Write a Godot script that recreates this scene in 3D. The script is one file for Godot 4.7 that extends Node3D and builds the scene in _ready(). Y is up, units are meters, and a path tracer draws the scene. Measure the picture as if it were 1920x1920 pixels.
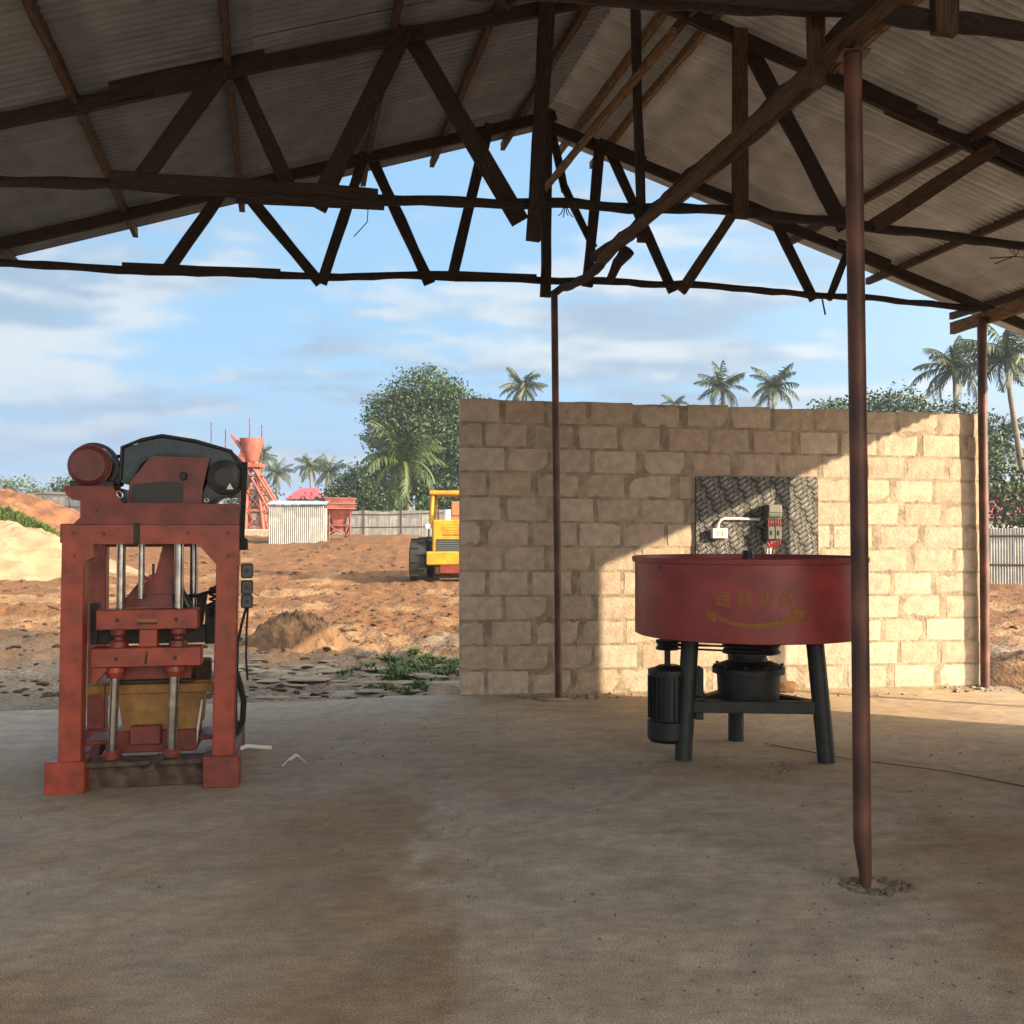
extends Node3D
# Building axes: b runs to the right along the trusses, a runs away along the ridge.
const CB := 0.9752
const SB := 0.2215
const RIDGE_B := 2.55
const RIDGE_H := 5.68
const SLOPE := 0.32
const YAW := 0.2233
var rng := RandomNumberGenerator.new()
var taken := {}
var noise := FastNoiseLite.new()
var noise_b := FastNoiseLite.new()
var tex := {}
var M := {}


func _ready() -> void:
	rng.seed = 7
	# ---- camera, sky, sun, exposure
	var cam := Camera3D.new()
	cam.name = "camera"
	cam.fov = 53.13
	cam.near = 0.05
	cam.far = 3000.0
	cam.position = Vector3(0, 1.6, 0)
	cam.rotation = Vector3(atan(40.0 / 1920.0), 0, 0)
	add_child(cam)
	cam.current = true
	noise.seed = 11
	noise.noise_type = FastNoiseLite.TYPE_SIMPLEX
	noise.fractal_type = FastNoiseLite.FRACTAL_FBM
	noise.fractal_octaves = 4
	noise.frequency = 1.0
	noise_b.seed = 29
	noise_b.noise_type = FastNoiseLite.TYPE_SIMPLEX
	noise_b.fractal_octaves = 3
	noise_b.frequency = 1.0
	var we := WorldEnvironment.new()
	we.name = "world_environment"
	var env := Environment.new()
	env.background_mode = Environment.BG_SKY
	env.sky = Sky.new()
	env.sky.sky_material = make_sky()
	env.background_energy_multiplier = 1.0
	env.tonemap_mode = Environment.TONE_MAPPER_LINEAR
	env.tonemap_exposure = 5.0
	env.sdfgi_enabled = true
	env.ssao_enabled = true
	env.ssil_enabled = true
	env.fog_enabled = true
	env.fog_density = 0.0004
	env.fog_light_color = Color(0.82, 0.88, 0.95)
	we.environment = env
	add_child(we)
	var sun := DirectionalLight3D.new()
	sun.name = "sun"
	sun.light_color = Color(1.0, 0.9, 0.75)
	sun.light_energy = 0.8
	sun.light_angular_distance = 0.5
	sun.shadow_enabled = true
	var az := deg_to_rad(63.0)
	var el := deg_to_rad(19.0)
	sun.basis = Basis.looking_at(Vector3(-sin(az) * cos(el), -sin(el), -cos(az) * cos(el)), Vector3.UP)
	add_child(sun)
	make_materials()
	build_ground()
	build_slab()
	build_block_wall()
	build_roof()
	build_poles()
	build_trusses()
	build_long_timbers()
	build_press()
	build_mixer()
	build_panel()
	build_background()
	build_trees()
	build_loader()
	build_small_things()


# ---------------------------------------------------------------- naming


func numbered(called: String) -> String:
	var n: int = taken.get(called, 0)
	taken[called] = n + 1
	return called if n == 0 else "%s_%03d" % [called, n]


func tag(o: Node, label: String, category := "", group := "", kind := "") -> void:
	if label:
		o.set_meta("label", label)
	if category:
		o.set_meta("category", category)
	if group:
		o.set_meta("group", group)
	if kind:
		o.set_meta("kind", kind)


func thing(called: String, label: String, category: String, at := Vector3.ZERO, turn := 0.0, group := "") -> Node3D:
	var o := Node3D.new()
	o.name = numbered(called)
	add_child(o)
	o.position = at
	o.rotation.y = turn
	tag(o, label, category, group)
	return o


func put(called: String, mesh: Mesh, mat: Material, parent: Node, xf := Transform3D()) -> MeshInstance3D:
	var o := MeshInstance3D.new()
	o.mesh = mesh
	o.material_override = mat
	o.transform = xf
	if parent == self:
		o.name = numbered(called)
		add_child(o)
	else:
		var n := 0
		var base := called
		while parent.has_node(NodePath(called)):
			n += 1
			called = "%s_%03d" % [base, n]
		o.name = called
		parent.add_child(o, true)
	return o


func fast_put(called: String, n: int, mesh: Mesh, mat: Material, parent: Node, xf: Transform3D) -> MeshInstance3D:
	var o := MeshInstance3D.new()
	o.mesh = mesh
	o.material_override = mat
	o.transform = xf
	o.name = called if n == 0 else "%s_%03d" % [called, n]
	parent.add_child(o)
	return o


# ---------------------------------------------------------------- shapes


func mb(smooth := false) -> SurfaceTool:
	var st := SurfaceTool.new()
	st.begin(Mesh.PRIMITIVE_TRIANGLES)
	st.set_smooth_group(0 if smooth else -1)
	return st


func done(st: SurfaceTool) -> ArrayMesh:
	st.generate_normals()
	return st.commit()


func quad(st: SurfaceTool, a: Vector3, b: Vector3, c: Vector3, d: Vector3) -> void:
	st.add_vertex(a)
	st.add_vertex(b)
	st.add_vertex(c)
	st.add_vertex(a)
	st.add_vertex(c)
	st.add_vertex(d)


func tri(st: SurfaceTool, a: Vector3, b: Vector3, c: Vector3) -> void:
	st.add_vertex(a)
	st.add_vertex(b)
	st.add_vertex(c)
# a chamfered box


func bx(st: SurfaceTool, c: Vector3, s: Vector3, bevel := 0.004, basis := Basis()) -> void:
	var h := s * 0.5
	var e: float = minf(bevel, minf(h.x, minf(h.y, h.z)) * 0.49)
	var xf := Transform3D(basis, c)
	for ax in 3:
		var u := (ax + 1) % 3
		var v := (ax + 2) % 3
		for sg in [-1.0, 1.0]:
			var p: Array = []
			for k in [[-1, -1], [1, -1], [1, 1], [-1, 1]]:
				var q := Vector3()
				q[ax] = sg * h[ax]
				q[u] = k[0] * (h[u] - e)
				q[v] = k[1] * (h[v] - e)
				p.append(xf * q)
			if sg > 0:
				quad(st, p[0], p[3], p[2], p[1])
			else:
				quad(st, p[0], p[1], p[2], p[3])
		for s1 in [-1.0, 1.0]:
			for s2 in [-1.0, 1.0]:
				var q1 := Vector3()
				var q2 := Vector3()
				q1[u] = s1 * h[u]
				q1[v] = s2 * (h[v] - e)
				q2[u] = s1 * (h[u] - e)
				q2[v] = s2 * h[v]
				var l := h[ax] - e
				var a1 := q1
				a1[ax] = -l
				var b1 := q1
				b1[ax] = l
				var a2 := q2
				a2[ax] = -l
				var b2 := q2
				b2[ax] = l
				if s1 * s2 > 0:
					quad(st, xf * a1, xf * b1, xf * b2, xf * a2)
				else:
					quad(st, xf * a1, xf * a2, xf * b2, xf * b1)
	for sx in [-1.0, 1.0]:
		for sy in [-1.0, 1.0]:
			for sz in [-1.0, 1.0]:
				var p1 := xf * Vector3(sx * h.x, sy * (h.y - e), sz * (h.z - e))
				var p2 := xf * Vector3(sx * (h.x - e), sy * h.y, sz * (h.z - e))
				var p3 := xf * Vector3(sx * (h.x - e), sy * (h.y - e), sz * h.z)
				if sx * sy * sz > 0:
					tri(st, p1, p3, p2)
				else:
					tri(st, p1, p2, p3)


func box_mesh(c: Vector3, s: Vector3, bevel := 0.004, basis := Basis()) -> ArrayMesh:
	var st := mb()
	bx(st, c, s, bevel, basis)
	return done(st)
# a tube along points with a radius at each, capped


func tube(st: SurfaceTool, pts: Array, radii: Array, sides := 10, caps := true) -> void:
	var rings: Array = []
	var side := Vector3.ZERO
	for i in pts.size():
		var p: Vector3 = pts[i]
		var d: Vector3
		if i == 0:
			d = pts[1] - p
		elif i == pts.size() - 1:
			d = p - pts[i - 1]
		else:
			d = pts[i + 1] - pts[i - 1]
		d = d.normalized()
		if side == Vector3.ZERO:
			side = d.cross(Vector3.UP if absf(d.y) < 0.9 else Vector3.RIGHT).normalized()
		side = (side - d * side.dot(d)).normalized()
		var up := d.cross(side)
		var ring: Array = []
		for k in sides:
			var t := TAU * k / sides
			ring.append(p + (side * cos(t) + up * sin(t)) * float(radii[i % radii.size()]))
		rings.append(ring)
	for i in rings.size() - 1:
		for k in sides:
			var k2 := (k + 1) % sides
			quad(st, rings[i][k], rings[i][k2], rings[i + 1][k2], rings[i + 1][k])
	if caps:
		st.set_smooth_group(-1)
		for e in [0, rings.size() - 1]:
			var c: Vector3 = pts[e]
			for k in sides:
				var k2 := (k + 1) % sides
				if e == 0:
					tri(st, c, rings[e][k2], rings[e][k])
				else:
					tri(st, c, rings[e][k], rings[e][k2])
		st.set_smooth_group(0)


func tube_mesh(pts: Array, r: float, sides := 10) -> ArrayMesh:
	var st := mb(true)
	tube(st, pts, [r], sides)
	return done(st)


func cyl(a: Vector3, b: Vector3, r: float, sides := 20) -> ArrayMesh:
	return tube_mesh([a, b], r, sides)
# lathe round y: profile of Vector2(r, y)


func lathe(st: SurfaceTool, prof: Array, sides := 32, at := Vector3.ZERO, basis := Basis()) -> void:
	for i in prof.size() - 1:
		var p: Vector2 = prof[i]
		var q: Vector2 = prof[i + 1]
		st.set_smooth_group(i + 1)
		for k in sides:
			var t1 := TAU * k / sides
			var t2 := TAU * (k + 1) / sides
			var a := at + basis * Vector3(cos(t1) * p.x, p.y, sin(t1) * p.x)
			var b := at + basis * Vector3(cos(t2) * p.x, p.y, sin(t2) * p.x)
			var c := at + basis * Vector3(cos(t2) * q.x, q.y, sin(t2) * q.x)
			var d := at + basis * Vector3(cos(t1) * q.x, q.y, sin(t1) * q.x)
			quad(st, a, b, c, d)


func lathe_mesh(prof: Array, sides := 32, at := Vector3.ZERO, basis := Basis()) -> ArrayMesh:
	var st := mb(true)
	lathe(st, prof, sides, at, basis)
	return done(st)
# a polygon in x, y pulled from z0 to z1


func prism(st: SurfaceTool, poly: Array, z0: float, z1: float) -> void:
	var pp := PackedVector2Array(poly)
	if Geometry2D.is_polygon_clockwise(pp):
		pp.reverse()
	var ids := Geometry2D.triangulate_polygon(pp)
	for i in range(0, ids.size(), 3):
		var a := pp[ids[i]]
		var b := pp[ids[i + 1]]
		var c := pp[ids[i + 2]]
		if (b - a).cross(c - a) < 0:
			var t := b
			b = c
			c = t
		tri(st, Vector3(a.x, a.y, z1), Vector3(c.x, c.y, z1), Vector3(b.x, b.y, z1))
		tri(st, Vector3(a.x, a.y, z0), Vector3(b.x, b.y, z0), Vector3(c.x, c.y, z0))
	for i in pp.size():
		var a := pp[i]
		var b := pp[(i + 1) % pp.size()]
		quad(st, Vector3(a.x, a.y, z0), Vector3(a.x, a.y, z1), Vector3(b.x, b.y, z1), Vector3(b.x, b.y, z0))


func prism_mesh(poly: Array, z0: float, z1: float) -> ArrayMesh:
	var st := mb()
	prism(st, poly, z0, z1)
	return done(st)
# building coordinates to the world


func W(b: float, a: float, h: float) -> Vector3:
	return Vector3(CB * b - SB * a, h, -(SB * b + CB * a))


func roof_h(b: float) -> float:
	return RIDGE_H - SLOPE * absf(b - RIDGE_B)
# a frame with x along p0 > p1, y as near to up as it can be


func along(p0: Vector3, p1: Vector3, roll := 0.0) -> Transform3D:
	var x := (p1 - p0).normalized()
	var z := x.cross(Vector3.UP)
	if z.length() < 0.02:
		z = Vector3(-SB, 0, -CB)
	z = z.normalized()
	var y := z.cross(x).normalized()
	return Transform3D(Basis(x, y, z) * Basis(Vector3.RIGHT, roll), p0)
# a rough sawn plank along local x; w is its depth (y), t its thickness (z)


func plank_mesh(l: float, w: float, t: float, rough := 0.004, bow := 0.0) -> ArrayMesh:
	var st := mb()
	var n := maxi(3, int(l / 0.3))
	var rings: Array = []
	var o1 := rng.randf() * 50.0
	for i in n + 1:
		var x := l * i / n
		var dy := sin(PI * i / n) * bow + noise.get_noise_2d(o1 + x * 0.7, 1.0) * rough * 2.0
		var dz := noise.get_noise_2d(o1 + x * 0.7, 9.0) * rough * 2.0
		var hw := w * 0.5 + noise.get_noise_2d(o1 + x * 1.7, 20.0) * rough * 2.0
		var ht := t * 0.5 + noise.get_noise_2d(o1 + x * 1.7, 30.0) * rough
		var c := minf(0.004, t * 0.2)
		var ring: Array = []
		for k in [[1, 1, 1, 0], [1, 1, 0, 1], [1, -1, 0, 1], [1, -1, 1, 0], [-1, -1, 1, 0], [-1, -1, 0, 1], [-1, 1, 0, 1], [-1, 1, 1, 0]]:
			ring.append(Vector3(x, dy + k[0] * (hw - c * k[3]), dz + k[1] * (ht - c * k[2])))
		rings.append(ring)
	for i in n:
		for k in 8:
			var k2 := (k + 1) % 8
			quad(st, rings[i][k], rings[i][k2], rings[i + 1][k2], rings[i + 1][k])
	for e in [0, n]:
		var r: Array = rings[e]
		for k in range(1, 7):
			if e == 0:
				tri(st, r[0], r[k + 1], r[k])
			else:
				tri(st, r[0], r[k], r[k + 1])
	return done(st)


func plank(called: String, p0: Vector3, p1: Vector3, w: float, t: float, mat: Material, parent: Node, roll := 0.0, rough := 0.004) -> MeshInstance3D:
	return put(called, plank_mesh(p0.distance_to(p1), w, t, rough), mat, parent, along(p0, p1, roll))
# a crooked pole of round wood through the given points


func log_mesh(pts: Array, r0: float, r1: float, wob := 0.012) -> ArrayMesh:
	var st := mb(true)
	var cv := Curve3D.new()
	for i in pts.size():
		var d := Vector3.ZERO
		if i > 0 and i < pts.size() - 1:
			d = (pts[i + 1] - pts[i - 1]) / 6.0
		cv.add_point(pts[i], -d, d)
	var l := cv.get_baked_length()
	var n := maxi(6, int(l / 0.14))
	var ps: Array = []
	var rs: Array = []
	var o := rng.randf() * 80.0
	for i in n + 1:
		var s := l * i / n
		var p := cv.sample_baked(s)
		p += Vector3(noise.get_noise_2d(o + s * 0.8, 3.0), noise.get_noise_2d(o + s * 0.8, 7.0), noise.get_noise_2d(o + s * 0.8, 13.0)) * wob * 2.0
		ps.append(p)
		rs.append(lerpf(r0, r1, float(i) / n) * (1.0 + 0.22 * noise.get_noise_2d(o + s * 2.3, 40.0)))
	tube(st, ps, rs, 9)
	return done(st)


# ---------------------------------------------------------------- materials


func lin(r: float, g: float, b: float) -> Color:
	return Color(r, g, b).linear_to_srgb()


func noise_tex(freq: float, oct: int, lo: float, hi: float, size := 512, sd := 1, kind := FastNoiseLite.TYPE_SIMPLEX, normal := false) -> NoiseTexture2D:
	var n := FastNoiseLite.new()
	n.seed = sd
	n.noise_type = kind
	n.frequency = freq
	n.fractal_type = FastNoiseLite.FRACTAL_FBM
	n.fractal_octaves = oct
	var t := NoiseTexture2D.new()
	t.width = size
	t.height = size
	t.seamless = true
	t.seamless_blend_skirt = 0.2
	t.noise = n
	if normal:
		t.as_normal_map = true
		t.bump_strength = 4.0
	else:
		var g := Gradient.new()
		g.set_color(0, Color(lo, lo, lo))
		g.set_color(1, Color(hi, hi, hi))
		t.color_ramp = g
	return t


func mat(color: Color, rough: float, t := "", scale := Vector3.ONE, bump := "", depth := 0.3, metal := 0.0, world := false) -> StandardMaterial3D:
	var m := StandardMaterial3D.new()
	m.albedo_color = color
	m.roughness = rough
	m.metallic = metal
	m.cull_mode = BaseMaterial3D.CULL_DISABLED
	if t or bump:
		m.uv1_triplanar = true
		m.uv1_world_triplanar = world
		m.uv1_scale = scale
	if t:
		m.albedo_texture = tex[t]
	if bump:
		m.heightmap_enabled = true
		m.heightmap_texture = tex[bump]
		m.heightmap_scale = depth
	return m


func make_materials() -> void:
	tex.blotch = noise_tex(0.006, 5, 0.42, 1.0, 512, 3)
	tex.soft = noise_tex(0.008, 4, 0.7, 1.0, 512, 4)
	tex.grit = noise_tex(0.05, 4, 0.6, 1.0, 512, 5)
	tex.fine = noise_tex(0.14, 4, 0.62, 1.0, 1024, 14)
	tex.even = noise_tex(0.01, 5, 0.84, 1.0, 512, 15)
	tex.grain = noise_tex(0.02, 4, 0.4, 1.0, 512, 6)
	tex.bump = noise_tex(0.03, 5, 0.0, 1.0, 512, 8)
	tex.cell = noise_tex(0.03, 3, 0.0, 1.0, 512, 9, FastNoiseLite.TYPE_CELLULAR)
	var wscale := Vector3(0.5, 6, 6)
	M.wood = mat(lin(0.14, 0.08, 0.045), 0.85, "grain", wscale, "grain", 0.2)
	M.wood_dark = mat(lin(0.06, 0.038, 0.027), 0.9, "grain", wscale, "grain", 0.2)
	M.wood_log = mat(lin(0.055, 0.037, 0.028), 0.95, "grain", Vector3(1.5, 4, 4), "bump", 0.5)
	M.wood_light = mat(lin(0.36, 0.21, 0.105), 0.85, "grain", wscale, "grain", 0.2)
	M.steel_red = mat(lin(0.19, 0.075, 0.055), 0.55, "blotch", Vector3(1.4, 0.6, 1.4), "bump", 0.06)
	M.roof_l_shaded = mat(lin(0.24, 0.27, 0.325), 0.55, "soft", Vector3(0.5, 0.5, 0.5), "", 0, 0.15)  # same iron, darkened: the shade under the left slope is in the colour
	M.roof_r_lit = mat(lin(0.60, 0.64, 0.70), 0.5, "soft", Vector3(0.5, 0.5, 0.5), "", 0, 0.15)  # same iron, lightened: light bounced onto the right slope is in the colour
	M.red = mat(lin(0.36, 0.052, 0.023), 0.42, "soft", Vector3(1.3, 1.3, 1.3), "bump", 0.03)
	M.red_deep = mat(lin(0.24, 0.038, 0.024), 0.5, "soft", Vector3(1.3, 1.3, 1.3), "bump", 0.03)
	M.maroon = mat(lin(0.2, 0.045, 0.04), 0.5, "soft", Vector3(1.1, 1.1, 1.1))
	M.mixer_red = mat(lin(0.35, 0.042, 0.038), 0.38, "soft", Vector3(0.8, 0.8, 0.8), "bump", 0.03)
	M.yellow_dull = mat(lin(0.36, 0.17, 0.025), 0.5, "soft", Vector3(1.5, 1.5, 1.5))
	M.yellow_stencil = mat(lin(0.44, 0.17, 0.035), 0.7, "grit", Vector3(2, 2, 2))
	M.chrome = mat(lin(0.55, 0.55, 0.52), 0.22, "soft", Vector3(2, 2, 2), "", 0, 0.95)
	M.black = mat(lin(0.011, 0.011, 0.012), 0.45, "soft", Vector3(2, 2, 2))
	M.black_teal = mat(lin(0.02, 0.056, 0.078), 0.4, "soft", Vector3(2, 2, 2), "bump", 0.1)
	M.rubber = mat(lin(0.022, 0.021, 0.02), 0.8, "grit", Vector3(2, 2, 2))
	M.leg_black = mat(lin(0.024, 0.027, 0.025), 0.55, "blotch", Vector3(2, 2, 2))
	M.iron_dark = mat(lin(0.024, 0.021, 0.019), 0.6, "blotch", Vector3(2, 2, 2), "bump", 0.1)
	M.brown_steel = mat(lin(0.14, 0.09, 0.06), 0.8, "blotch", Vector3(2, 2, 2))
	M.white_plastic = mat(lin(0.75, 0.73, 0.68), 0.4)
	M.grey_plastic = mat(lin(0.13, 0.13, 0.115), 0.45)
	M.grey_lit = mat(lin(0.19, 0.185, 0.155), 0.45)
	M.dark_plastic = mat(lin(0.05, 0.05, 0.05), 0.45)
	M.red_wire = mat(lin(0.32, 0.03, 0.035), 0.5)
	M.white_hose = mat(lin(0.62, 0.6, 0.56), 0.5)
	M.zinc = mat(lin(0.40, 0.395, 0.375), 0.6, "soft", Vector3(0.25, 0.25, 0.25), "", 0, 0.25)
	M.zinc_b = mat(lin(0.35, 0.345, 0.325), 0.6, "soft", Vector3(0.35, 0.2, 0.35), "", 0, 0.1)
	M.zinc_c = mat(lin(0.42, 0.42, 0.40), 0.6, "soft", Vector3(0.3, 0.3, 0.3), "", 0, 0.25)
	M.zinc_blue = mat(lin(0.42, 0.5, 0.62), 0.45, "soft", Vector3(0.3, 0.3, 0.3), "", 0, 0.25)
	M.salmon = mat(lin(0.38, 0.1, 0.068), 0.6, "soft", Vector3(0.5, 0.5, 0.5))
	M.rust = mat(lin(0.27, 0.06, 0.045), 0.7, "blotch", Vector3(0.4, 0.4, 0.4))
	M.yellow = mat(lin(0.62, 0.32, 0.02), 0.45, "soft", Vector3(0.5, 0.5, 0.5))
	M.roof_pink = mat(lin(0.42, 0.085, 0.11), 0.6, "soft", Vector3(0.3, 0.3, 0.3))
	M.plaster = mat(lin(0.6, 0.57, 0.5), 0.8, "soft", Vector3(0.3, 0.3, 0.3))
	M.window = mat(lin(0.03, 0.035, 0.04), 0.2)
	M.tarp = mat(lin(0.03, 0.035, 0.045), 0.7)
	M.seat = mat(lin(0.25, 0.12, 0.06), 0.7)
	M.trunk = mat(lin(0.3, 0.25, 0.19), 0.9, "grain", Vector3(0.4, 2.5, 0.4), "bump", 1.0)
	M.bark = mat(lin(0.13, 0.1, 0.075), 0.95, "grain", Vector3(0.6, 0.6, 0.6), "bump", 1.0)
	M.mortar = mat(lin(0.44, 0.355, 0.255), 0.95, "soft", Vector3(1.1, 1.1, 1.1), "bump", 0.5)
	M.block = []
	for c in [[0.53, 0.42, 0.325], [0.56, 0.45, 0.35], [0.50, 0.39, 0.30], [0.52, 0.41, 0.31], [0.58, 0.47, 0.37], [0.51, 0.385, 0.285]]:
		var m := mat(lin(c[0], c[1], c[2]), 0.95, "even", Vector3(1.3, 1.3, 1.3), "bump", 0.35, 0.0, true)
		m.uv1_offset = Vector3(rng.randf(), rng.randf(), rng.randf())
		M.block.append(m)
	M.crack = mat(lin(0.22, 0.165, 0.115), 0.95)
	M.slab = vmat(0.92, "fine", 0.55, "fine", 0.2)
	tex.trails = noise_tex(0.03, 5, 0.87, 1.0, 512, 21)
	M.slab.detail_enabled = true
	M.slab.detail_blend_mode = BaseMaterial3D.BLEND_MODE_MUL
	M.slab.detail_uv_layer = BaseMaterial3D.DETAIL_UV_2
	M.slab.detail_albedo = tex.trails
	M.slab.uv2_triplanar = true
	M.slab.uv2_world_triplanar = true
	M.slab.uv2_scale = Vector3(0.4, 0.5, 0.75)
	M.ground = vmat(0.97, "grit", 0.5, "bump", 3.0)
	M.sand = mat(lin(0.37, 0.25, 0.15), 0.97, "soft", Vector3(0.2, 0.2, 0.2), "bump", 2.0)
	M.red_earth = mat(lin(0.30, 0.122, 0.05), 0.97, "blotch", Vector3(0.2, 0.2, 0.2), "bump", 3.0)
	M.clod = mat(lin(0.29, 0.16, 0.08), 0.97, "blotch", Vector3(0.6, 0.6, 0.6), "bump", 2.0)
	M.stone = mat(lin(0.46, 0.39, 0.3), 0.95, "soft", Vector3(2, 2, 2), "bump", 0.5)
	M.leaf = vmat(0.6, "", 1.0, "", 0.0)
	M.leaf.backlight_enabled = true
	M.leaf.backlight = lin(0.05, 0.07, 0.01)


func vmat(rough: float, t: String, s: float, bump: String, depth: float) -> StandardMaterial3D:
	var m := mat(Color.WHITE, rough, t, Vector3(s, s, s), bump, depth, 0.0, true)
	m.vertex_color_use_as_albedo = true
	return m


func make_sky() -> PanoramaSkyMaterial:
	var w := 1536
	var h := 768
	var im := Image.create(w, h, false, Image.FORMAT_RGBF)
	var n1 := FastNoiseLite.new()
	n1.seed = 5
	n1.noise_type = FastNoiseLite.TYPE_SIMPLEX
	n1.fractal_octaves = 5
	n1.frequency = 1.0
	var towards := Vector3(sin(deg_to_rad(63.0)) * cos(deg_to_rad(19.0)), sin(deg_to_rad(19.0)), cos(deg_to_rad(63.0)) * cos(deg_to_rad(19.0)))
	for y in h:
		var v := (y + 0.5) / h
		var el := PI * (0.5 - v)
		for x in w:
			var u := (x + 0.5) / w * TAU
			var d := Vector3(sin(u) * cos(el), sin(el), -cos(u) * cos(el))
			var s := maxf(d.y, 0.0)
			# clear air: pale near the horizon, blue above
			var c := Vector3(0.275, 0.42, 0.53).lerp(Vector3(0.095, 0.235, 0.43), pow(s, 0.5))
			# clouds laid on a flat deck, seen at a slant
			var k := 1.0 / (s + 0.11)
			var q := Vector3(d.x * k, 0.0, d.z * k)
			var cover := n1.get_noise_3d(q.x * 0.42 + 3.1, 2.0, q.z * 0.62)
			var wisp := n1.get_noise_3d(q.x * 1.3, 7.0, q.z * 4.2 + 1.7)
			# more of it to the left of straight ahead, as wide banks
			var bank := 0.5 * sin(u * 1.0 - 0.45 + PI) - 0.1
			var curl := n1.get_noise_3d(d.x * 9.0 + wisp, d.y * 26.0, d.z * 9.0)
			var m := smoothstep(-0.12, 0.42, cover + wisp * 0.45 + curl * 0.4 + bank + 0.03)
			var shade := smoothstep(-0.3, 0.45, n1.get_noise_3d(q.x * 0.8, 15.0, q.z * 1.3) + wisp * 0.3 + curl * 0.5)
			var cc := Vector3(0.195, 0.262, 0.345).lerp(Vector3(0.38, 0.415, 0.44), shade)
			c = c.lerp(cc, m * 0.85)
			# dull blue bank low down
			var low := smoothstep(0.17, 0.03, d.y) * clampf(0.5 + 0.75 * sin(u - 0.35 + PI), 0.0, 1.0)
			c = c.lerp(Vector3(0.17, 0.235, 0.35), low * 0.75)
			if d.y < 0.0:
				c = Vector3(0.16, 0.12, 0.08)
			# glow towards the low sun, widened and raised to fill the shed with light
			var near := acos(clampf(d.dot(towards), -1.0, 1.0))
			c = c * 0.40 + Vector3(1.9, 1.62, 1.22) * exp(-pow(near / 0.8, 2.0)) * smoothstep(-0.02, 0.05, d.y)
			im.set_pixel(x, y, Color(c.x, c.y, c.z))
	var m := PanoramaSkyMaterial.new()
	m.panorama = ImageTexture.create_from_image(im)
	return m


# ---------------------------------------------------------------- ground


func ground_h(x: float, d: float) -> float:
	var h := -0.07
	h += 1.52 * smoothstep(30.0, 82.0, d) * (1.0 - smoothstep(6.0, 16.0, x))
	h += 2.05 * smoothstep(-16.0, -46.0, x) * smoothstep(40.0, 95.0, d)
	h -= 0.2 * smoothstep(8.0, 16.0, x) * smoothstep(15.0, 34.0, d)
	# heap of earth in front of the fence on the right of the shed
	h += 0.55 * exp(-pow((x + 7.0) / 3.4, 2.0) - pow((d - 60.0) / 5.0, 2.0))
	var rough := smoothstep(9.8, 11.5, d) * (1.0 - smoothstep(120.0, 200.0, d))
	var amp := lerpf(0.03, 0.10, smoothstep(15.0, 40.0, d))
	h += rough * amp * (noise.get_noise_2d(x * 0.22, d * 0.42) * 1.6)
	h += rough * 0.05 * smoothstep(20.0, 32.0, d) * pow(absf(noise.get_noise_2d(x * 0.75 + 11.0, d * 0.8)), 0.8)
	h += rough * 0.07 * noise_b.get_noise_2d(x * 1.7, d * 1.2)
	h += rough * 0.05 * absf(noise_b.get_noise_2d(x * 0.5 + 40.0, d * 0.9)) * smoothstep(14.0, 20.0, d)
	# wheel ruts running across the yard
	var rut := sin(d * 1.9 + x * 0.35 + noise.get_noise_2d(x * 0.15, d * 0.15) * 4.0)
	h -= rough * 0.07 * pow(maxf(rut, 0.0), 3.0) * smoothstep(19.0, 24.0, d)
	return h


func ground_color(x: float, d: float) -> Color:
	var n := noise.get_noise_2d(x * 0.22 + 9.0, d * 0.14)
	var n2 := noise_b.get_noise_2d(x * 0.8, d * 0.5 + 5.0)
	var earth := Vector3(0.265, 0.112, 0.033).lerp(Vector3(0.175, 0.072, 0.02), clampf(0.5 + n2 * 0.9, 0, 1))
	var sandy := Vector3(0.35, 0.195, 0.088)
	var grey := Vector3(0.32, 0.24, 0.168)
	var c := earth
	var s := smoothstep(0.08, 0.4, n + 0.24 - absf(d - 17.5) * 0.022 + (0.25 if x < -6.0 and d < 40.0 else 0.0))
	c = c.lerp(sandy, clampf(s, 0, 1))
	var g := smoothstep(16.5, 12.0, d + n * 5.0 + n2 * 2.0)
	c = c.lerp(grey, g)
	c *= 1.0 + 0.3 * n2 + 0.2 * noise.get_noise_2d(x * 2.1, d * 1.6 + 70.0)
	return Color(c.x, c.y, c.z)


func build_ground() -> void:
	var angs: Array = []
	var t := -37.0
	while t <= 37.001:
		angs.append(deg_to_rad(t))
		t += 0.2
	for k in range(1, 28):
		angs.append(deg_to_rad(37.0 + (360.0 - 74.0) * k / 28.0))
	var rs: Array = [0.0, 5.0, 8.6]
	var r := 9.0
	while r < 140.0:
		rs.append(r)
		r *= 1.0105
	for q in [170.0, 230.0, 400.0, 800.0, 1600.0]:
		rs.append(q)
	var n := angs.size()
	var vs := PackedVector3Array()
	var cs := PackedColorArray()
	for ri in rs.size():
		for ai in n:
			var x: float = sin(angs[ai]) * rs[ri]
			var d: float = cos(angs[ai]) * rs[ri]
			var y := ground_h(x, d)
			if d < 9.4:
				y = minf(y, -0.2) if d < 8.9 else y
			vs.append(Vector3(x, y, -d))
			cs.append(ground_color(x, d))
	var ids := PackedInt32Array()
	for ri in rs.size() - 1:
		for ai in n:
			var a := ri * n + ai
			var b := ri * n + (ai + 1) % n
			ids.append_array([a, a + n, b + n, a, b + n, b])
	var o := put("ground", indexed(vs, cs, ids), M.ground, self)
	tag(o, "rough yard of orange earth, pale sand and grey dust behind the shed", "ground", "", "structure")


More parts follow.
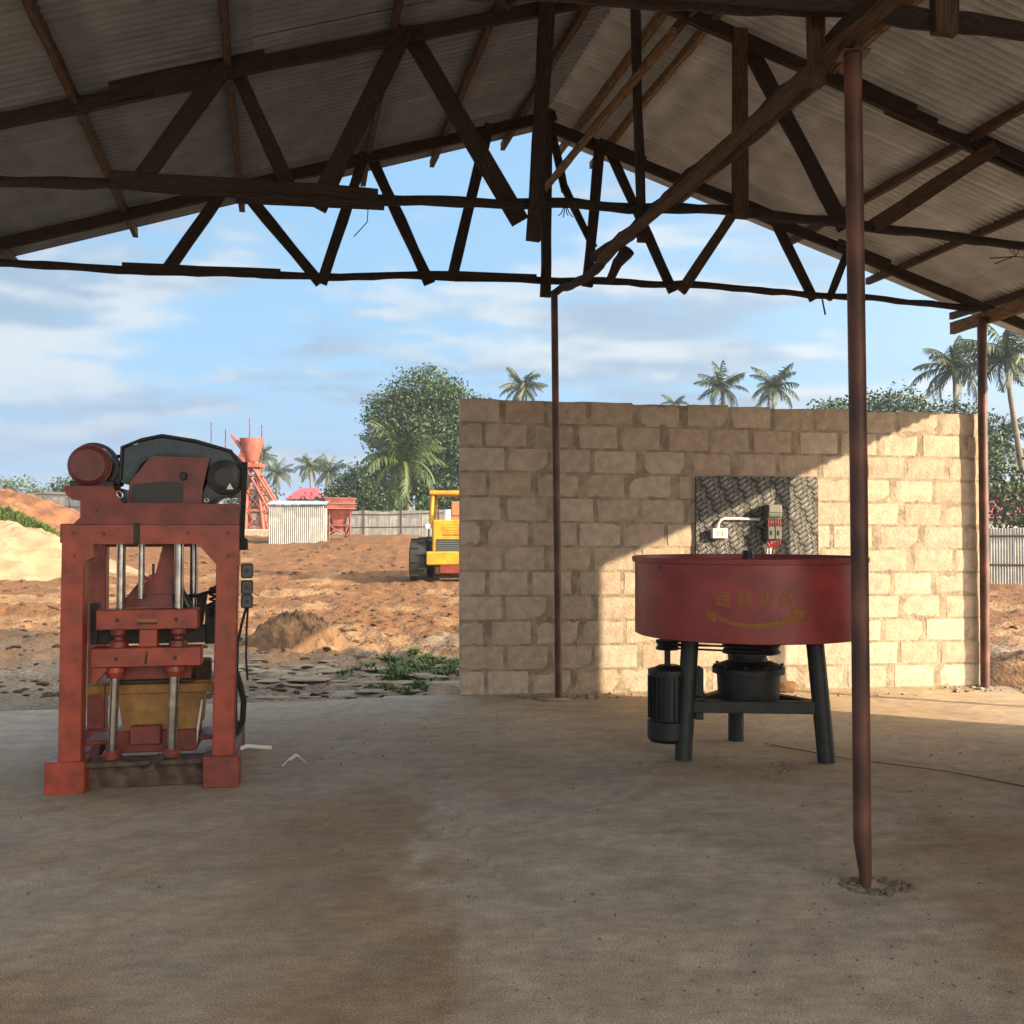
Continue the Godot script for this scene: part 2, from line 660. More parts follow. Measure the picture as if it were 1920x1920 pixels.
func indexed(vs: PackedVector3Array, cs: PackedColorArray, ids: PackedInt32Array) -> ArrayMesh:
	var ns := PackedVector3Array()
	ns.resize(vs.size())
	for i in range(0, ids.size(), 3):
		var a := ids[i]
		var b := ids[i + 1]
		var c := ids[i + 2]
		var nn := (vs[c] - vs[a]).cross(vs[b] - vs[a])
		ns[a] += nn
		ns[b] += nn
		ns[c] += nn
	for i in ns.size():
		ns[i] = ns[i].normalized() if ns[i].length() > 1e-12 else Vector3.UP
	var arr := []
	arr.resize(Mesh.ARRAY_MAX)
	arr[Mesh.ARRAY_VERTEX] = vs
	arr[Mesh.ARRAY_NORMAL] = ns
	if cs.size():
		arr[Mesh.ARRAY_COLOR] = cs
	arr[Mesh.ARRAY_INDEX] = ids
	var m := ArrayMesh.new()
	m.add_surface_from_arrays(Mesh.PRIMITIVE_TRIANGLES, arr)
	return m


func slab_color(x: float, d: float) -> Color:
	var grey := Vector3(0.645, 0.51, 0.375)
	var pale := Vector3(0.72, 0.60, 0.47)
	var soil := Vector3(0.53, 0.365, 0.22)
	var n := noise.get_noise_2d(x * 0.35 + 4.0, d * 0.35)
	var n2 := noise.get_noise_2d(x * 1.3, d * 1.3 + 8.0)
	var n3 := noise_b.get_noise_2d(x * 0.5 + d * 2.4, d * 4.5 + x)
	# swept earth lies in bands round a paler worn patch
	var s := 0.36 + n * 0.7 + n2 * 0.35
	var left_band := x + 0.23 + 0.223 * (d - 3.4) + n2 * 0.3 + n * 0.3
	s += 0.75 * exp(-pow(left_band / 0.27, 2.0)) * smoothstep(7.0, 6.0, d)
	s -= 1.15 * smoothstep(0.15, 0.4, left_band) * smoothstep(2.1, 1.7, x - 0.1 * (d - 4.0) + n2 * 0.4) * smoothstep(6.7, 6.2, d + n2 * 0.5)
	s += 0.6 * exp(-pow((x - 1.95 - (d - 4.0) * 0.14 + n2 * 0.35) / 0.33, 2.0)) * smoothstep(6.2, 5.2, d)
	s += 0.25 * smoothstep(3.9, 3.4, d)
	s -= 0.45 * smoothstep(6.8, 9.0, d) * (1.0 - smoothstep(-0.5, 1.5, x))
	s += n3 * 0.25
	var c := grey.lerp(pale, clampf(-s * 0.9 + 0.2, 0, 1)).lerp(soil, clampf(s, 0, 1) * 0.9)
	c = c.lerp(Vector3(0.62, 0.465, 0.29), 0.75 * smoothstep(7.6, 9.6, d) * smoothstep(-1.2, 0.4, x))
	# scuffs, dust trails and small dark spots
	var n4 := noise_b.get_noise_2d(x * 5.0, d * 7.0)
	var n5 := noise.get_noise_2d(x * 1.1 + 30.0, d * 6.5)
	var spot := smoothstep(0.42, 0.62, noise_b.get_noise_2d(x * 2.2 + 90.0, d * 3.4))
	c *= 1.0 + n2 * 0.14 + n3 * 0.1 + n4 * 0.1 + n5 * 0.2
	c = c.lerp(soil * 0.62, spot * 0.2)
	return Color(c.x, c.y, c.z)


func build_slab() -> void:
	var bs: Array = []
	var v := -9.0
	while v < 7.31:
		bs.append(v)
		v += 0.16 if v < -3.0 else 0.05
	var n := bs.size()
	var m := 190
	var vs := PackedVector3Array()
	var cs := PackedColorArray()
	for j in m + 1:
		var f := float(j) / m
		for i in n:
			var b: float = bs[i]
			var back := 10.02 + 0.03 * noise.get_noise_2d(b * 1.2, 50.0)
			if b > 1.0:
				back = lerpf(10.12, 9.56, (b - 1.0) / 6.3) + 0.03 * noise.get_noise_2d(b * 1.2, 50.0)
			var a := lerpf(-6.0, back, 1.0 - pow(1.0 - f, 1.0))
			var bb := b
			if i == n - 1:
				bb += 0.03 * noise.get_noise_2d(a * 1.5, 77.0)
			var p := W(bb, a, 0.0)
			p.y = 0.006 * noise.get_noise_2d(p.x * 0.5, p.z * 0.5) + 0.0025 * noise.get_noise_2d(p.x * 3.0, p.z * 3.0)
			vs.append(p)
			cs.append(slab_color(p.x, -p.z))
	var ids := PackedInt32Array()
	for j in m:
		for i in n - 1:
			var a := j * n + i
			ids.append_array([a, a + n, a + n + 1, a, a + n + 1, a + 1])
	var o := put("floor_slab", indexed(vs, cs, ids), M.slab, self)
	tag(o, "worn grey concrete floor with brown earth swept over it", "floor", "", "structure")
	# cracks and dragged marks in the surface
	for c in [[Vector2(-1.75, 7.35), Vector2(-0.5, 7.55), 0.011], [Vector2(-0.6, 7.5), Vector2(0.9, 7.9), 0.008], [Vector2(2.3, 7.75), Vector2(3.6, 6.5), 0.010], [Vector2(0.9, 5.9), Vector2(2.2, 6.1), 0.006], [Vector2(3.0, 8.2), Vector2(4.3, 7.4), 0.009]]:
		var crk := mb()
		var steps := 40
		for k in steps:
			var q: Array = []
			for e in [k, k + 1]:
				var f := float(e) / steps
				var p: Vector2 = (c[0] as Vector2).lerp(c[1], f)
				var off := noise.get_noise_2d(p.x * 2.5 + c[2] * 900.0, p.y * 2.5) * 0.1
				var nrm := ((c[1] as Vector2) - (c[0] as Vector2)).normalized().orthogonal()
				p += nrm * off
				var wd := float(c[2]) * 0.5 * maxf(0.08, sin(PI * f) + noise_b.get_noise_2d(p.x * 9.0, p.y * 9.0) * 0.9)
				for sg in [-1.0, 1.0]:
					var z: Vector2 = p + nrm * wd * sg
					q.append(Vector3(z.x, 0.006 * noise.get_noise_2d(z.x * 0.5, -z.y * 0.5) + 0.0025 * noise.get_noise_2d(z.x * 3.0, -z.y * 3.0) + 0.003, -z.y))
			quad(crk, q[0], q[1], q[3], q[2])
		put("crack", done(crk), M.crack, o)
	# its broken outer edge
	var st := mb()
	for i in n - 1:
		var p: Vector3 = vs[m * n + i]
		var q: Vector3 = vs[m * n + i + 1]
		quad(st, p, q, q + Vector3(0, -0.22, -0.03), p + Vector3(0, -0.22, -0.03))
	for j in m:
		var p: Vector3 = vs[j * n + n - 1]
		var q: Vector3 = vs[(j + 1) * n + n - 1]
		quad(st, p, q, q + Vector3(0.03, -0.22, 0), p + Vector3(0.03, -0.22, 0))
	put("slab_edge", done(st), M.stone, o)


# ---------------------------------------------------------------- the block wall


func block_mesh(l: float, h: float, t: float) -> ArrayMesh:
	# front face at z = 0 .. a few millimetres, corners worn
	var st := mb()
	var nx := 7
	var ny := 3
	var g: Array = []
	var o := rng.randf() * 90.0
	for j in ny + 1:
		var row: Array = []
		for i in nx + 1:
			var x := l * i / nx
			var y := h * j / ny
			var edge := i == 0 or i == nx or j == 0 or j == ny
			var z := 0.0025 * noise.get_noise_2d(o + x * 6.0, y * 6.0) - (0.004 if edge else 0.0)
			if i == 0:
				x += 0.006 + absf(noise.get_noise_2d(o + y * 14.0, 3.0)) * 0.012
			if i == nx:
				x -= 0.006 + absf(noise.get_noise_2d(o + y * 14.0, 6.0)) * 0.012
			if j == 0:
				y += 0.004 + absf(noise.get_noise_2d(o + x * 14.0, 9.0)) * 0.009
			if j == ny:
				y -= 0.004 + absf(noise.get_noise_2d(o + x * 14.0, 12.0)) * 0.009
			row.append(Vector3(x, y, z))
		g.append(row)
	for j in ny:
		for i in nx:
			quad(st, g[j][i], g[j + 1][i], g[j + 1][i + 1], g[j][i + 1])
	var bk := Vector3(0, 0, -t)
	for i in nx:
		quad(st, g[0][i], g[0][i + 1], g[0][i + 1] + bk, g[0][i] + bk)
		quad(st, g[ny][i + 1], g[ny][i], g[ny][i] + bk, g[ny][i + 1] + bk)
	for j in ny:
		quad(st, g[j + 1][0], g[j][0], g[j][0] + bk, g[j + 1][0] + bk)
		quad(st, g[j][nx], g[j + 1][nx], g[j + 1][nx] + bk, g[j][nx] + bk)
	quad(st, g[0][0] + bk, g[0][nx] + bk, g[ny][nx] + bk, g[ny][0] + bk)
	return done(st)


func build_block_wall() -> void:
	var p0 := Vector3(-0.52, 0, -10.11)
	var p1 := Vector3(4.93, 0, -10.78)
	var len := p0.distance_to(p1)
	var turn := atan2(p0.z - p1.z, p1.x - p0.x)
	var wall := thing("block_wall", "free standing wall of rough sandy concrete blocks behind the mixer", "wall", p0, turn)
	var variants := {}
	var count := 0
	for row in 12:
		var x := 0.0
		var target := 0.0
		var first := true
		while x < len - 0.02:
			var l := rng.randf_range(0.4, 0.445)
			if first:
				l = [0.25, 0.43, 0.24, 0.42][row % 4] + rng.randf_range(-0.03, 0.03)
				first = false
			var gap := rng.randf_range(0.018, 0.04) if rng.randf() < 0.6 else rng.randf_range(0.045, 0.085)
			if x + l > len - 0.14:
				l = len - x - 0.002
			var k := snappedf(l, 0.02)
			var key := "%.2f_%d" % [k, count % 3]
			if not variants.has(key):
				variants[key] = block_mesh(k, 0.231, 0.15)
			var mid := x + l * 0.5
			var top := lerpf(2.955, 2.865, mid / len)
			var hh := top / 12.0
			var y := row * hh + 0.006
			if row == 11:
				y += rng.randf_range(-0.012, 0.012)
			var xf := Transform3D(Basis(Vector3.BACK, rng.randf_range(-0.006, 0.006)).scaled_local(Vector3(l / k, hh / 0.245, 1)), Vector3(x, y, rng.randf_range(-0.002, 0.002)))
			fast_put("block", count, variants[key], M.block[rng.randi() % M.block.size()], wall, xf)
			count += 1
			x += l + gap
	var st := mb()
	var n := 40
	for i in n:
		var x1 := 0.01 + (len - 0.02) * i / n
		var x2 := 0.01 + (len - 0.02) * (i + 1) / n
		var h1 := lerpf(2.945, 2.855, x1 / len) - absf(noise.get_noise_2d(x1 * 3.0, 5.0)) * 0.03
		var h2 := lerpf(2.945, 2.855, x2 / len) - absf(noise.get_noise_2d(x2 * 3.0, 5.0)) * 0.03
		var rows := 36
		for j in rows:
			var q: Array = []
			for e in [[x1, h1, j], [x1, h1, j + 1], [x2, h2, j + 1], [x2, h2, j]]:
				var yy: float = e[1] * e[2] / rows
				q.append(Vector3(e[0], yy, -0.0055 + 0.003 * noise_b.get_noise_2d(e[0] * 2.6, yy * 2.6)))
			quad(st, q[0], q[1], q[2], q[3])
		quad(st, Vector3(x1, 0, -0.142), Vector3(x2, 0, -0.142), Vector3(x2, h2, -0.142), Vector3(x1, h1, -0.142))
		quad(st, Vector3(x1, h1, 0), Vector3(x1, h1, -0.142), Vector3(x2, h2, -0.142), Vector3(x2, h2, 0))
	quad(st, Vector3(0.01, 0, -0.142), Vector3(0.01, 2.92, -0.142), Vector3(0.01, 2.92, -0.008), Vector3(0.01, 0, -0.008))
	quad(st, Vector3(len - 0.01, 0, -0.142), Vector3(len - 0.01, 2.83, -0.142), Vector3(len - 0.01, 2.83, -0.008), Vector3(len - 0.01, 0, -0.008))
	put("mortar", done(st), M.mortar, wall)
	# the closed side of the shed, beyond the right edge of the view: it keeps the low sun off the floor
	var st2 := mb()
	bx(st2, Vector3(0, 1.95, 0), Vector3(0.15, 3.9, 10.4), 0.01)
	var side := put("side_wall", done(st2), M.block[0], self, Transform3D(Basis(Vector3.UP, YAW), W(7.45, 6.2 - 5.2, 0)))
	tag(side, "plain block side wall closing the near right end of the shed", "wall")


# ---------------------------------------------------------------- roof


func sheet_mesh(w: float, l: float, waves: int, amp: float, seg := 6) -> ArrayMesh:
	# waves across z, length along x
	var vs := PackedVector3Array()
	var ids := PackedInt32Array()
	var n := waves * seg
	for i in n + 1:
		var z := w * i / n
		var y := amp * sin(TAU * i / seg)
		vs.append(Vector3(0, y, z))
		vs.append(Vector3(l, y, z))
	for i in n:
		var a := i * 2
		ids.append_array([a, a + 1, a + 3, a, a + 3, a + 2])
	return indexed(vs, PackedColorArray(), ids)


func build_roof() -> void:
	var roof := thing("corrugated_roof", "pitched corrugated iron roof on timber purlins over the shed", "roof", Vector3.ZERO)
	var n := 0
	var sw := 0.86
	var pitch := atan(SLOPE)
	for sidek in [1.0, -1.0]:
		var reach: Array = [3.3, 3.45] if sidek > 0 else [3.1, 3.0]
		var meshes: Array = []
		for l in reach:
			meshes.append(sheet_mesh(sw, l, 11, 0.022))
		var a := -2.75
		var col := 0
		while a < 9.6:
			var s := 0.0
			for k in 2:
				var b0: float = RIDGE_B + sidek * (s * cos(pitch) - 0.0)
				var p := W(b0, a, 0)
				p.y = RIDGE_H + 0.09 - s * sin(pitch) + (0.012 if k == 0 else 0.0) + rng.randf_range(-0.003, 0.003) + 0.004 * (col % 2)
				var dir := W(sidek * cos(pitch), 0, -sin(pitch)) - W(0, 0, 0)
				var zax := W(0, 1, 0) - W(0, 0, 0)
				var yax := zax.cross(dir)
				var xf := Transform3D(Basis(dir.normalized(), yax.normalized(), zax), p)
				fast_put("roof_sheet", n, meshes[k], M.roof_r_lit if sidek > 0 else M.roof_l_shaded, roof, xf)
				n += 1
				s += reach[k] - 0.22
			a += sw - 0.05
			col += 1
	# purlins
	var pb := [2.28, 1.5, 0.76, -0.36, -1.34, -2.43, -3.2, 2.86, 3.2, 4.18, 5.44, 6.5, 7.6]
	for b in pb:
		for seg in [[-3.1, 4.9], [4.6, 10.3]]:
			var j := rng.randf_range(-0.03, 0.03)
			var h := roof_h(b) + 0.046
			var q0 := W(b + j, seg[0], h)
			var q1 := W(b - j + rng.randf_range(-0.03, 0.03), seg[1] + rng.randf_range(0.0, 0.12), h)
			var mm: StandardMaterial3D = M.wood_light if rng.randf() < 0.2 else M.wood
			plank("purlin", q0, q1, 0.075, 0.05, mm, roof, 0.0, 0.005)
	# ridge cap
	var st := mb()
	var top := RIDGE_H + 0.125
	for sg in [-1.0, 1.0]:
		quad(st, W(RIDGE_B, -3.1, top), W(RIDGE_B, 10.27, top), W(RIDGE_B + sg * 0.2, 10.27, top - 0.055), W(RIDGE_B + sg * 0.2, -3.1, top - 0.055))
	put("ridge_cap", done(st), M.roof_r_lit, roof)


# ---------------------------------------------------------------- poles


func steel_pole(label: String, foot: Vector3, top: Vector3, r: float, bent: bool) -> Node3D:
	var t := thing("steel_pole", label, "pole", foot)
	var d := top - foot
	var st := mb(true)
	if bent:
		tube(st, [Vector3(0.012, 0, 0), d * 0.012 + Vector3(0.012, 0, 0), d * 0.035 + Vector3(0.006, 0, 0), d * 0.055, d * 0.5 + Vector3(0.004, 0, 0), d], [r * 0.6, r * 0.68, r * 0.86, r, r, r], 18)
	else:
		tube(st, [Vector3.ZERO, d * 0.3 + Vector3(0.004, 0, 0), d * 0.7, d], [r, r, r, r], 16)
	put("tube", done(st), M.steel_red, t)
	var cap := mb()
	bx(cap, d + Vector3(0, -0.004, 0), Vector3(r * 3.2, 0.008, r * 3.2), 0.002)
	put("cap_plate", done(cap), M.steel_red, t)
	return t


func build_poles() -> void:
	steel_pole("nearest dark red steel pole, bent and pinched at its foot, before the mixer", Vector3(1.592, 0, -4.68), Vector3(1.565, 3.8, -4.66), 0.04, true)
	steel_pole("thin dark red steel pole standing against the middle of the block wall", Vector3(0.45, 0, -9.93), Vector3(0.41, 3.93, -9.87), 0.034, false)
	steel_pole("dark red steel pole at the right end of the block wall", Vector3(4.935, 0, -10.715), Vector3(4.925, 3.86, -10.69), 0.047, false)
	steel_pole("dark red steel pole of the eaves row, outside the right edge of the view", W(7.22, 7.78, 0), W(7.22, 7.78, 3.85), 0.047, false)
	steel_pole("dark red steel pole under the left eaves at the rear truss", W(-3.15, 9.5, 0), W(-3.15, 9.5, 3.7), 0.047, false)
	steel_pole("dark red steel pole under the left eaves at the middle truss", W(-3.15, 7.1, 0), W(-3.15, 7.1, 3.7), 0.047, false)


# ---------------------------------------------------------------- trusses


func truss(label: String, a: float, bottom: Array, webs: Array, bottom_r: float, right_drop := 0.0) -> Node3D:
	var t := thing("roof_truss", label, "roof truss", Vector3.ZERO)
	var pts: Array = []
	for q in bottom:
		pts.append(W(q[0], a, q[1]))
	put("bottom_chord", log_mesh(pts, bottom_r, bottom_r * 0.9), M.wood_log, t)
	# top chords: two lapped timbers on each slope
	for seg in [[-3.75, -0.5, 0.03], [-0.85, RIDGE_B + 0.05, -0.02], [RIDGE_B - 0.05, 5.1, -0.02], [4.7, 7.95, 0.03]]:
		plank("top_chord", W(seg[0], a + seg[2], roof_h(seg[0]) - (right_drop if seg[0] > 2.0 else 0.0)), W(seg[1], a + seg[2], roof_h(seg[1]) - (right_drop if seg[0] > 2.0 else 0.0)), 0.10, 0.05, M.wood_dark, t)
	var k := 0
	for w in webs:
		# [b0, h0, b1, h1, depth, thickness, offset, dark]
		var off: float = w[6]
		var m: StandardMaterial3D = M.wood_dark if w[7] == 0 else M.wood
		var ht: float = w[1]
		if absf(ht - roof_h(w[0])) < 0.32:
			ht = roof_h(w[0]) - (right_drop if w[0] > RIDGE_B else 0.0) + 0.02
		plank("web", W(w[0], a + off, ht), W(w[2], a + off, w[3]), w[4], w[5], m, t)
		k += 1
	return t


func build_trusses() -> void:
	var rear := truss("rear timber truss against the sky above the middle pole", 9.56,
		[[-3.4, 3.9], [-2.364, 3.94], [-1.364, 3.937], [0.355, 3.961], [1.345, 4.032], [2.489, 4.05], [4.036, 4.09], [5.207, 4.05], [6.063, 4.05], [7.3, 4.0]],
		[[-0.48, 4.6, -0.97, 3.95, 0.1, 0.045, -0.06, 0], [-0.36, 4.63, 0.36, 3.92, 0.1, 0.045, 0.06, 0],
		[0.76, 5.06, 0.37, 3.89, 0.1, 0.045, -0.06, 0], [0.82, 5.12, 1.38, 3.97, 0.1, 0.045, 0.06, 0],
		[1.94, 5.48, 1.57, 3.99, 0.1, 0.045, -0.06, 0], [2.5, 5.6, 2.48, 3.87, 0.1, 0.055, -0.09, 0],
		[2.55, 5.5, 2.72, 4.95, 0.07, 0.045, 0.06, 0], [2.71, 5.0, 3.02, 4.42, 0.065, 0.045, 0.065, 0],
		[3.04, 5.4, 2.91, 4.0, 0.1, 0.045, -0.06, 0], [3.18, 5.4, 3.84, 4.02, 0.09, 0.045, 0.06, 0],
		[4.54, 4.9, 3.88, 4.0, 0.1, 0.045, -0.06, 1], [4.95, 4.76, 5.4, 4.02, 0.1, 0.045, 0.06, 0],
		[5.74, 4.5, 5.5, 4.0, 0.07, 0.045, -0.06, 0]], 0.037, 0.1)
	plank("splice", W(-1.36, 9.5, 3.94), W(0.0, 9.5, 3.965), 0.085, 0.03, M.wood_dark, rear)
	plank("splice", W(1.26, 9.5, 4.02), W(2.4, 9.5, 4.05), 0.085, 0.03, M.wood_dark, rear)
	plank("gusset", W(3.02, 9.5, roof_h(3.02) - 0.12), W(3.5, 9.5, roof_h(3.5) - 0.12), 0.13, 0.03, M.wood_dark, rear)
	plank("gusset", W(4.5, 9.5, roof_h(4.5) - 0.12), W(5.0, 9.5, roof_h(5.0) - 0.12), 0.13, 0.03, M.wood_dark, rear)
	plank("gusset", W(5.6, 9.5, roof_h(5.6) - 0.12), W(6.2, 9.5, roof_h(6.2) - 0.12), 0.12, 0.03, M.wood_dark, rear)
	var near := truss("middle timber truss with a doubled upright and a spliced log tie", 7.19,
		[[-3.4, 3.8], [-1.783, 3.897], [-1.097, 3.914], [0.119, 3.924], [1.011, 3.966], [1.792, 4.0], [3.473, 4.05], [4.611, 3.998], [5.925, 3.954], [7.3, 3.9]],
		[[-0.38, 4.72, -0.92, 3.93, 0.12, 0.045, -0.06, 0], [-0.3, 4.74, 0.08, 3.95, 0.1, 0.045, 0.06, 0],
		[0.85, 5.14, 0.24, 3.84, 0.13, 0.045, -0.06, 0], [0.9, 5.13, 1.71, 3.88, 0.13, 0.045, 0.06, 0],
		[1.865, 5.44, 1.81, 3.86, 0.08, 0.05, -0.07, 0], [1.87, 5.44, 1.765, 3.69, 0.11, 0.045, -0.125, 0],
		[2.55, 5.66, 2.6, 3.75, 0.062, 0.055, -0.07, 0], [3.39, 5.4, 3.385, 3.98, 0.12, 0.045, -0.07, 1],
		[3.52, 5.38, 4.34, 4.0, 0.12, 0.045, 0.06, 0], [5.62, 4.74, 4.52, 4.0, 0.12, 0.045, -0.06, 1]], 0.04)
	plank("splice", W(-1.1, 7.12, 3.93), W(0.66, 7.12, 3.94), 0.12, 0.03, M.wood_dark, near)
	plank("splice", W(-0.3, 7.1, 3.86), W(0.7, 7.1, 3.88), 0.07, 0.03, M.wood_dark, near)
	plank("gusset", W(-1.1, 7.14, 4.52), W(-0.1, 7.14, 4.84), 0.12, 0.03, M.wood_dark, near)
	plank("gusset", W(4.3, 7.14, 5.14), W(4.9, 7.14, 4.95), 0.1, 0.03, M.wood_dark, near)
	plank("gusset", W(5.45, 7.14, 4.79), W(6.2, 7.14, 4.55), 0.14, 0.03, M.wood_dark, near)
	var front := truss("front timber truss crossing above the nearest steel pole", 4.3,
		[[-3.4, 3.9], [0.4, 3.93], [0.929, 3.965], [1.316, 3.985], [2.216, 4.05], [2.766, 4.07], [3.556, 4.06], [7.3, 3.9]],
		[[2.47, 5.6, 2.47, 3.72, 0.075, 0.05, 0.07, 1], [3.068, 5.4, 3.066, 3.965, 0.13, 0.05, -0.07, 1],
		[1.2, 5.2, 1.12, 3.95, 0.12, 0.05, -0.08, 0], [0.2, 4.9, 1.02, 3.96, 0.12, 0.05, 0.08, 0]], 0.05)
	plank("splice", W(0.93, 4.23, 3.99), W(2.6, 4.23, 4.06), 0.11, 0.035, M.wood_dark, front)
	plank("block_end", W(0.96, 4.21, 4.02), W(1.3, 4.21, 4.0), 0.17, 0.06, M.wood, front)


func build_long_timbers() -> void:
	# beam over the middle row of poles, a log with a board under it
	var beam := thing("ridge_row_beam", "long crooked log beam running back over the two middle poles", "beam", Vector3.ZERO)
	put("log", log_mesh([W(2.57, 3.2, 3.93), W(2.585, 4.2, 3.92), W(2.6, 5.5, 3.89), W(2.6, 6.6, 3.9)], 0.062, 0.06, 0.02), M.wood_log, beam)
	put("log", log_mesh([W(2.66, 6.1, 3.98), W(2.64, 7.3, 3.94), W(2.62, 8.3, 3.96)], 0.055, 0.045, 0.02), M.wood_log, beam)
	plank("board", W(2.5, 3.3, 3.84), W(2.54, 7.9, 3.83), 0.05, 0.09, M.wood, beam, 0.0, 0.008)
	put("log", log_mesh([W(2.62, 7.9, 3.88), W(2.6, 8.7, 3.86), W(2.63, 9.3, 3.92), W(2.6, 9.66, 3.94)], 0.042, 0.036, 0.02), M.wood_log, beam)
	put("log_stub", log_mesh([W(2.6, 7.5, 3.8), W(2.56, 7.62, 3.72), W(2.53, 7.68, 3.6)], 0.06, 0.03, 0.02), M.wood_log, beam)
	var stay := thing("ridge_stay", "pale sawn stay running level between the king posts below the ridge", "beam", Vector3.ZERO)
	plank("board", W(2.49, 6.2, 4.86), W(2.46, 9.47, 4.9), 0.06, 0.045, M.wood_light, stay)
	var eave := thing("eaves_beam", "pale sawn eaves beam resting on the pole beside the wall", "beam", Vector3.ZERO)
	plank("board", W(7.2, 3.5, 3.93), W(7.24, 9.93, 3.865), 0.13, 0.06, M.wood_light, eave)
	var eave2 := thing("eaves_beam", "dark sawn beam along the left eaves", "beam", Vector3.ZERO)
	plank("board", W(-3.15, -0.6, 3.75), W(-3.15, 9.9, 3.75), 0.12, 0.06, M.wood, eave2)
	# wire and bark hanging from the logs
	var wire := thing("wire_loop", "thin loop of wire hanging from the middle truss tie", "wire", W(0.55, 7.05, 3.88))
	put("strand", tube_mesh([Vector3(0, 0.02, 0), Vector3(0.035, -0.06, 0), Vector3(0.03, -0.14, 0), Vector3(-0.02, -0.2, 0.01), Vector3(-0.06, -0.24, 0)], 0.0035, 6), M.iron_dark, wire)
	var twig := thing("twig", "dry twigs sticking down from the middle truss tie near the king post", "twig", W(2.02, 7.14, 4.0))
	for k in 4:
		put("stem", tube_mesh([Vector3(0, 0, 0), Vector3(-0.03 + 0.02 * k, -0.07, 0.0), Vector3(-0.05 + 0.035 * k, -0.09 - 0.012 * (k % 2), 0.01)], 0.004, 5), M.wood_log, twig)
	var twig2 := thing("twig", "tangle of twigs under the log tie at the right edge", "twig", W(5.85, 7.17, 3.93))
	for k in 9:
		var dx := rng.randf_range(-0.25, 0.25)
		put("stem", tube_mesh([Vector3(dx, 0.01, 0), Vector3(dx + rng.randf_range(-0.08, 0.08), rng.randf_range(-0.08, -0.02), rng.randf_range(-0.04, 0.04)), Vector3(dx + rng.randf_range(-0.16, 0.16), rng.randf_range(-0.17, -0.03), rng.randf_range(-0.05, 0.05))], 0.005, 5), M.wood_log, twig2)
	var rag := put("bark_strip", plank_mesh(0.16, 0.02, 0.006, 0.006), M.wood_log, self, along(W(5.42, 9.5, 4.0), W(5.45, 9.5, 3.86)))
	tag(rag, "little strip of bark dangling from the rear truss tie", "bark")
	# diagonal rafters' brace on the right slope
	var br := thing("slope_brace", "weathered board nailed under the right slope beside the ridge", "beam", Vector3.ZERO)
	plank("board", W(3.0, 6.9, roof_h(3.0) - 0.02), W(2.95, 10.0, roof_h(2.95) - 0.02), 0.09, 0.04, M.wood, br)


# ---------------------------------------------------------------- block press


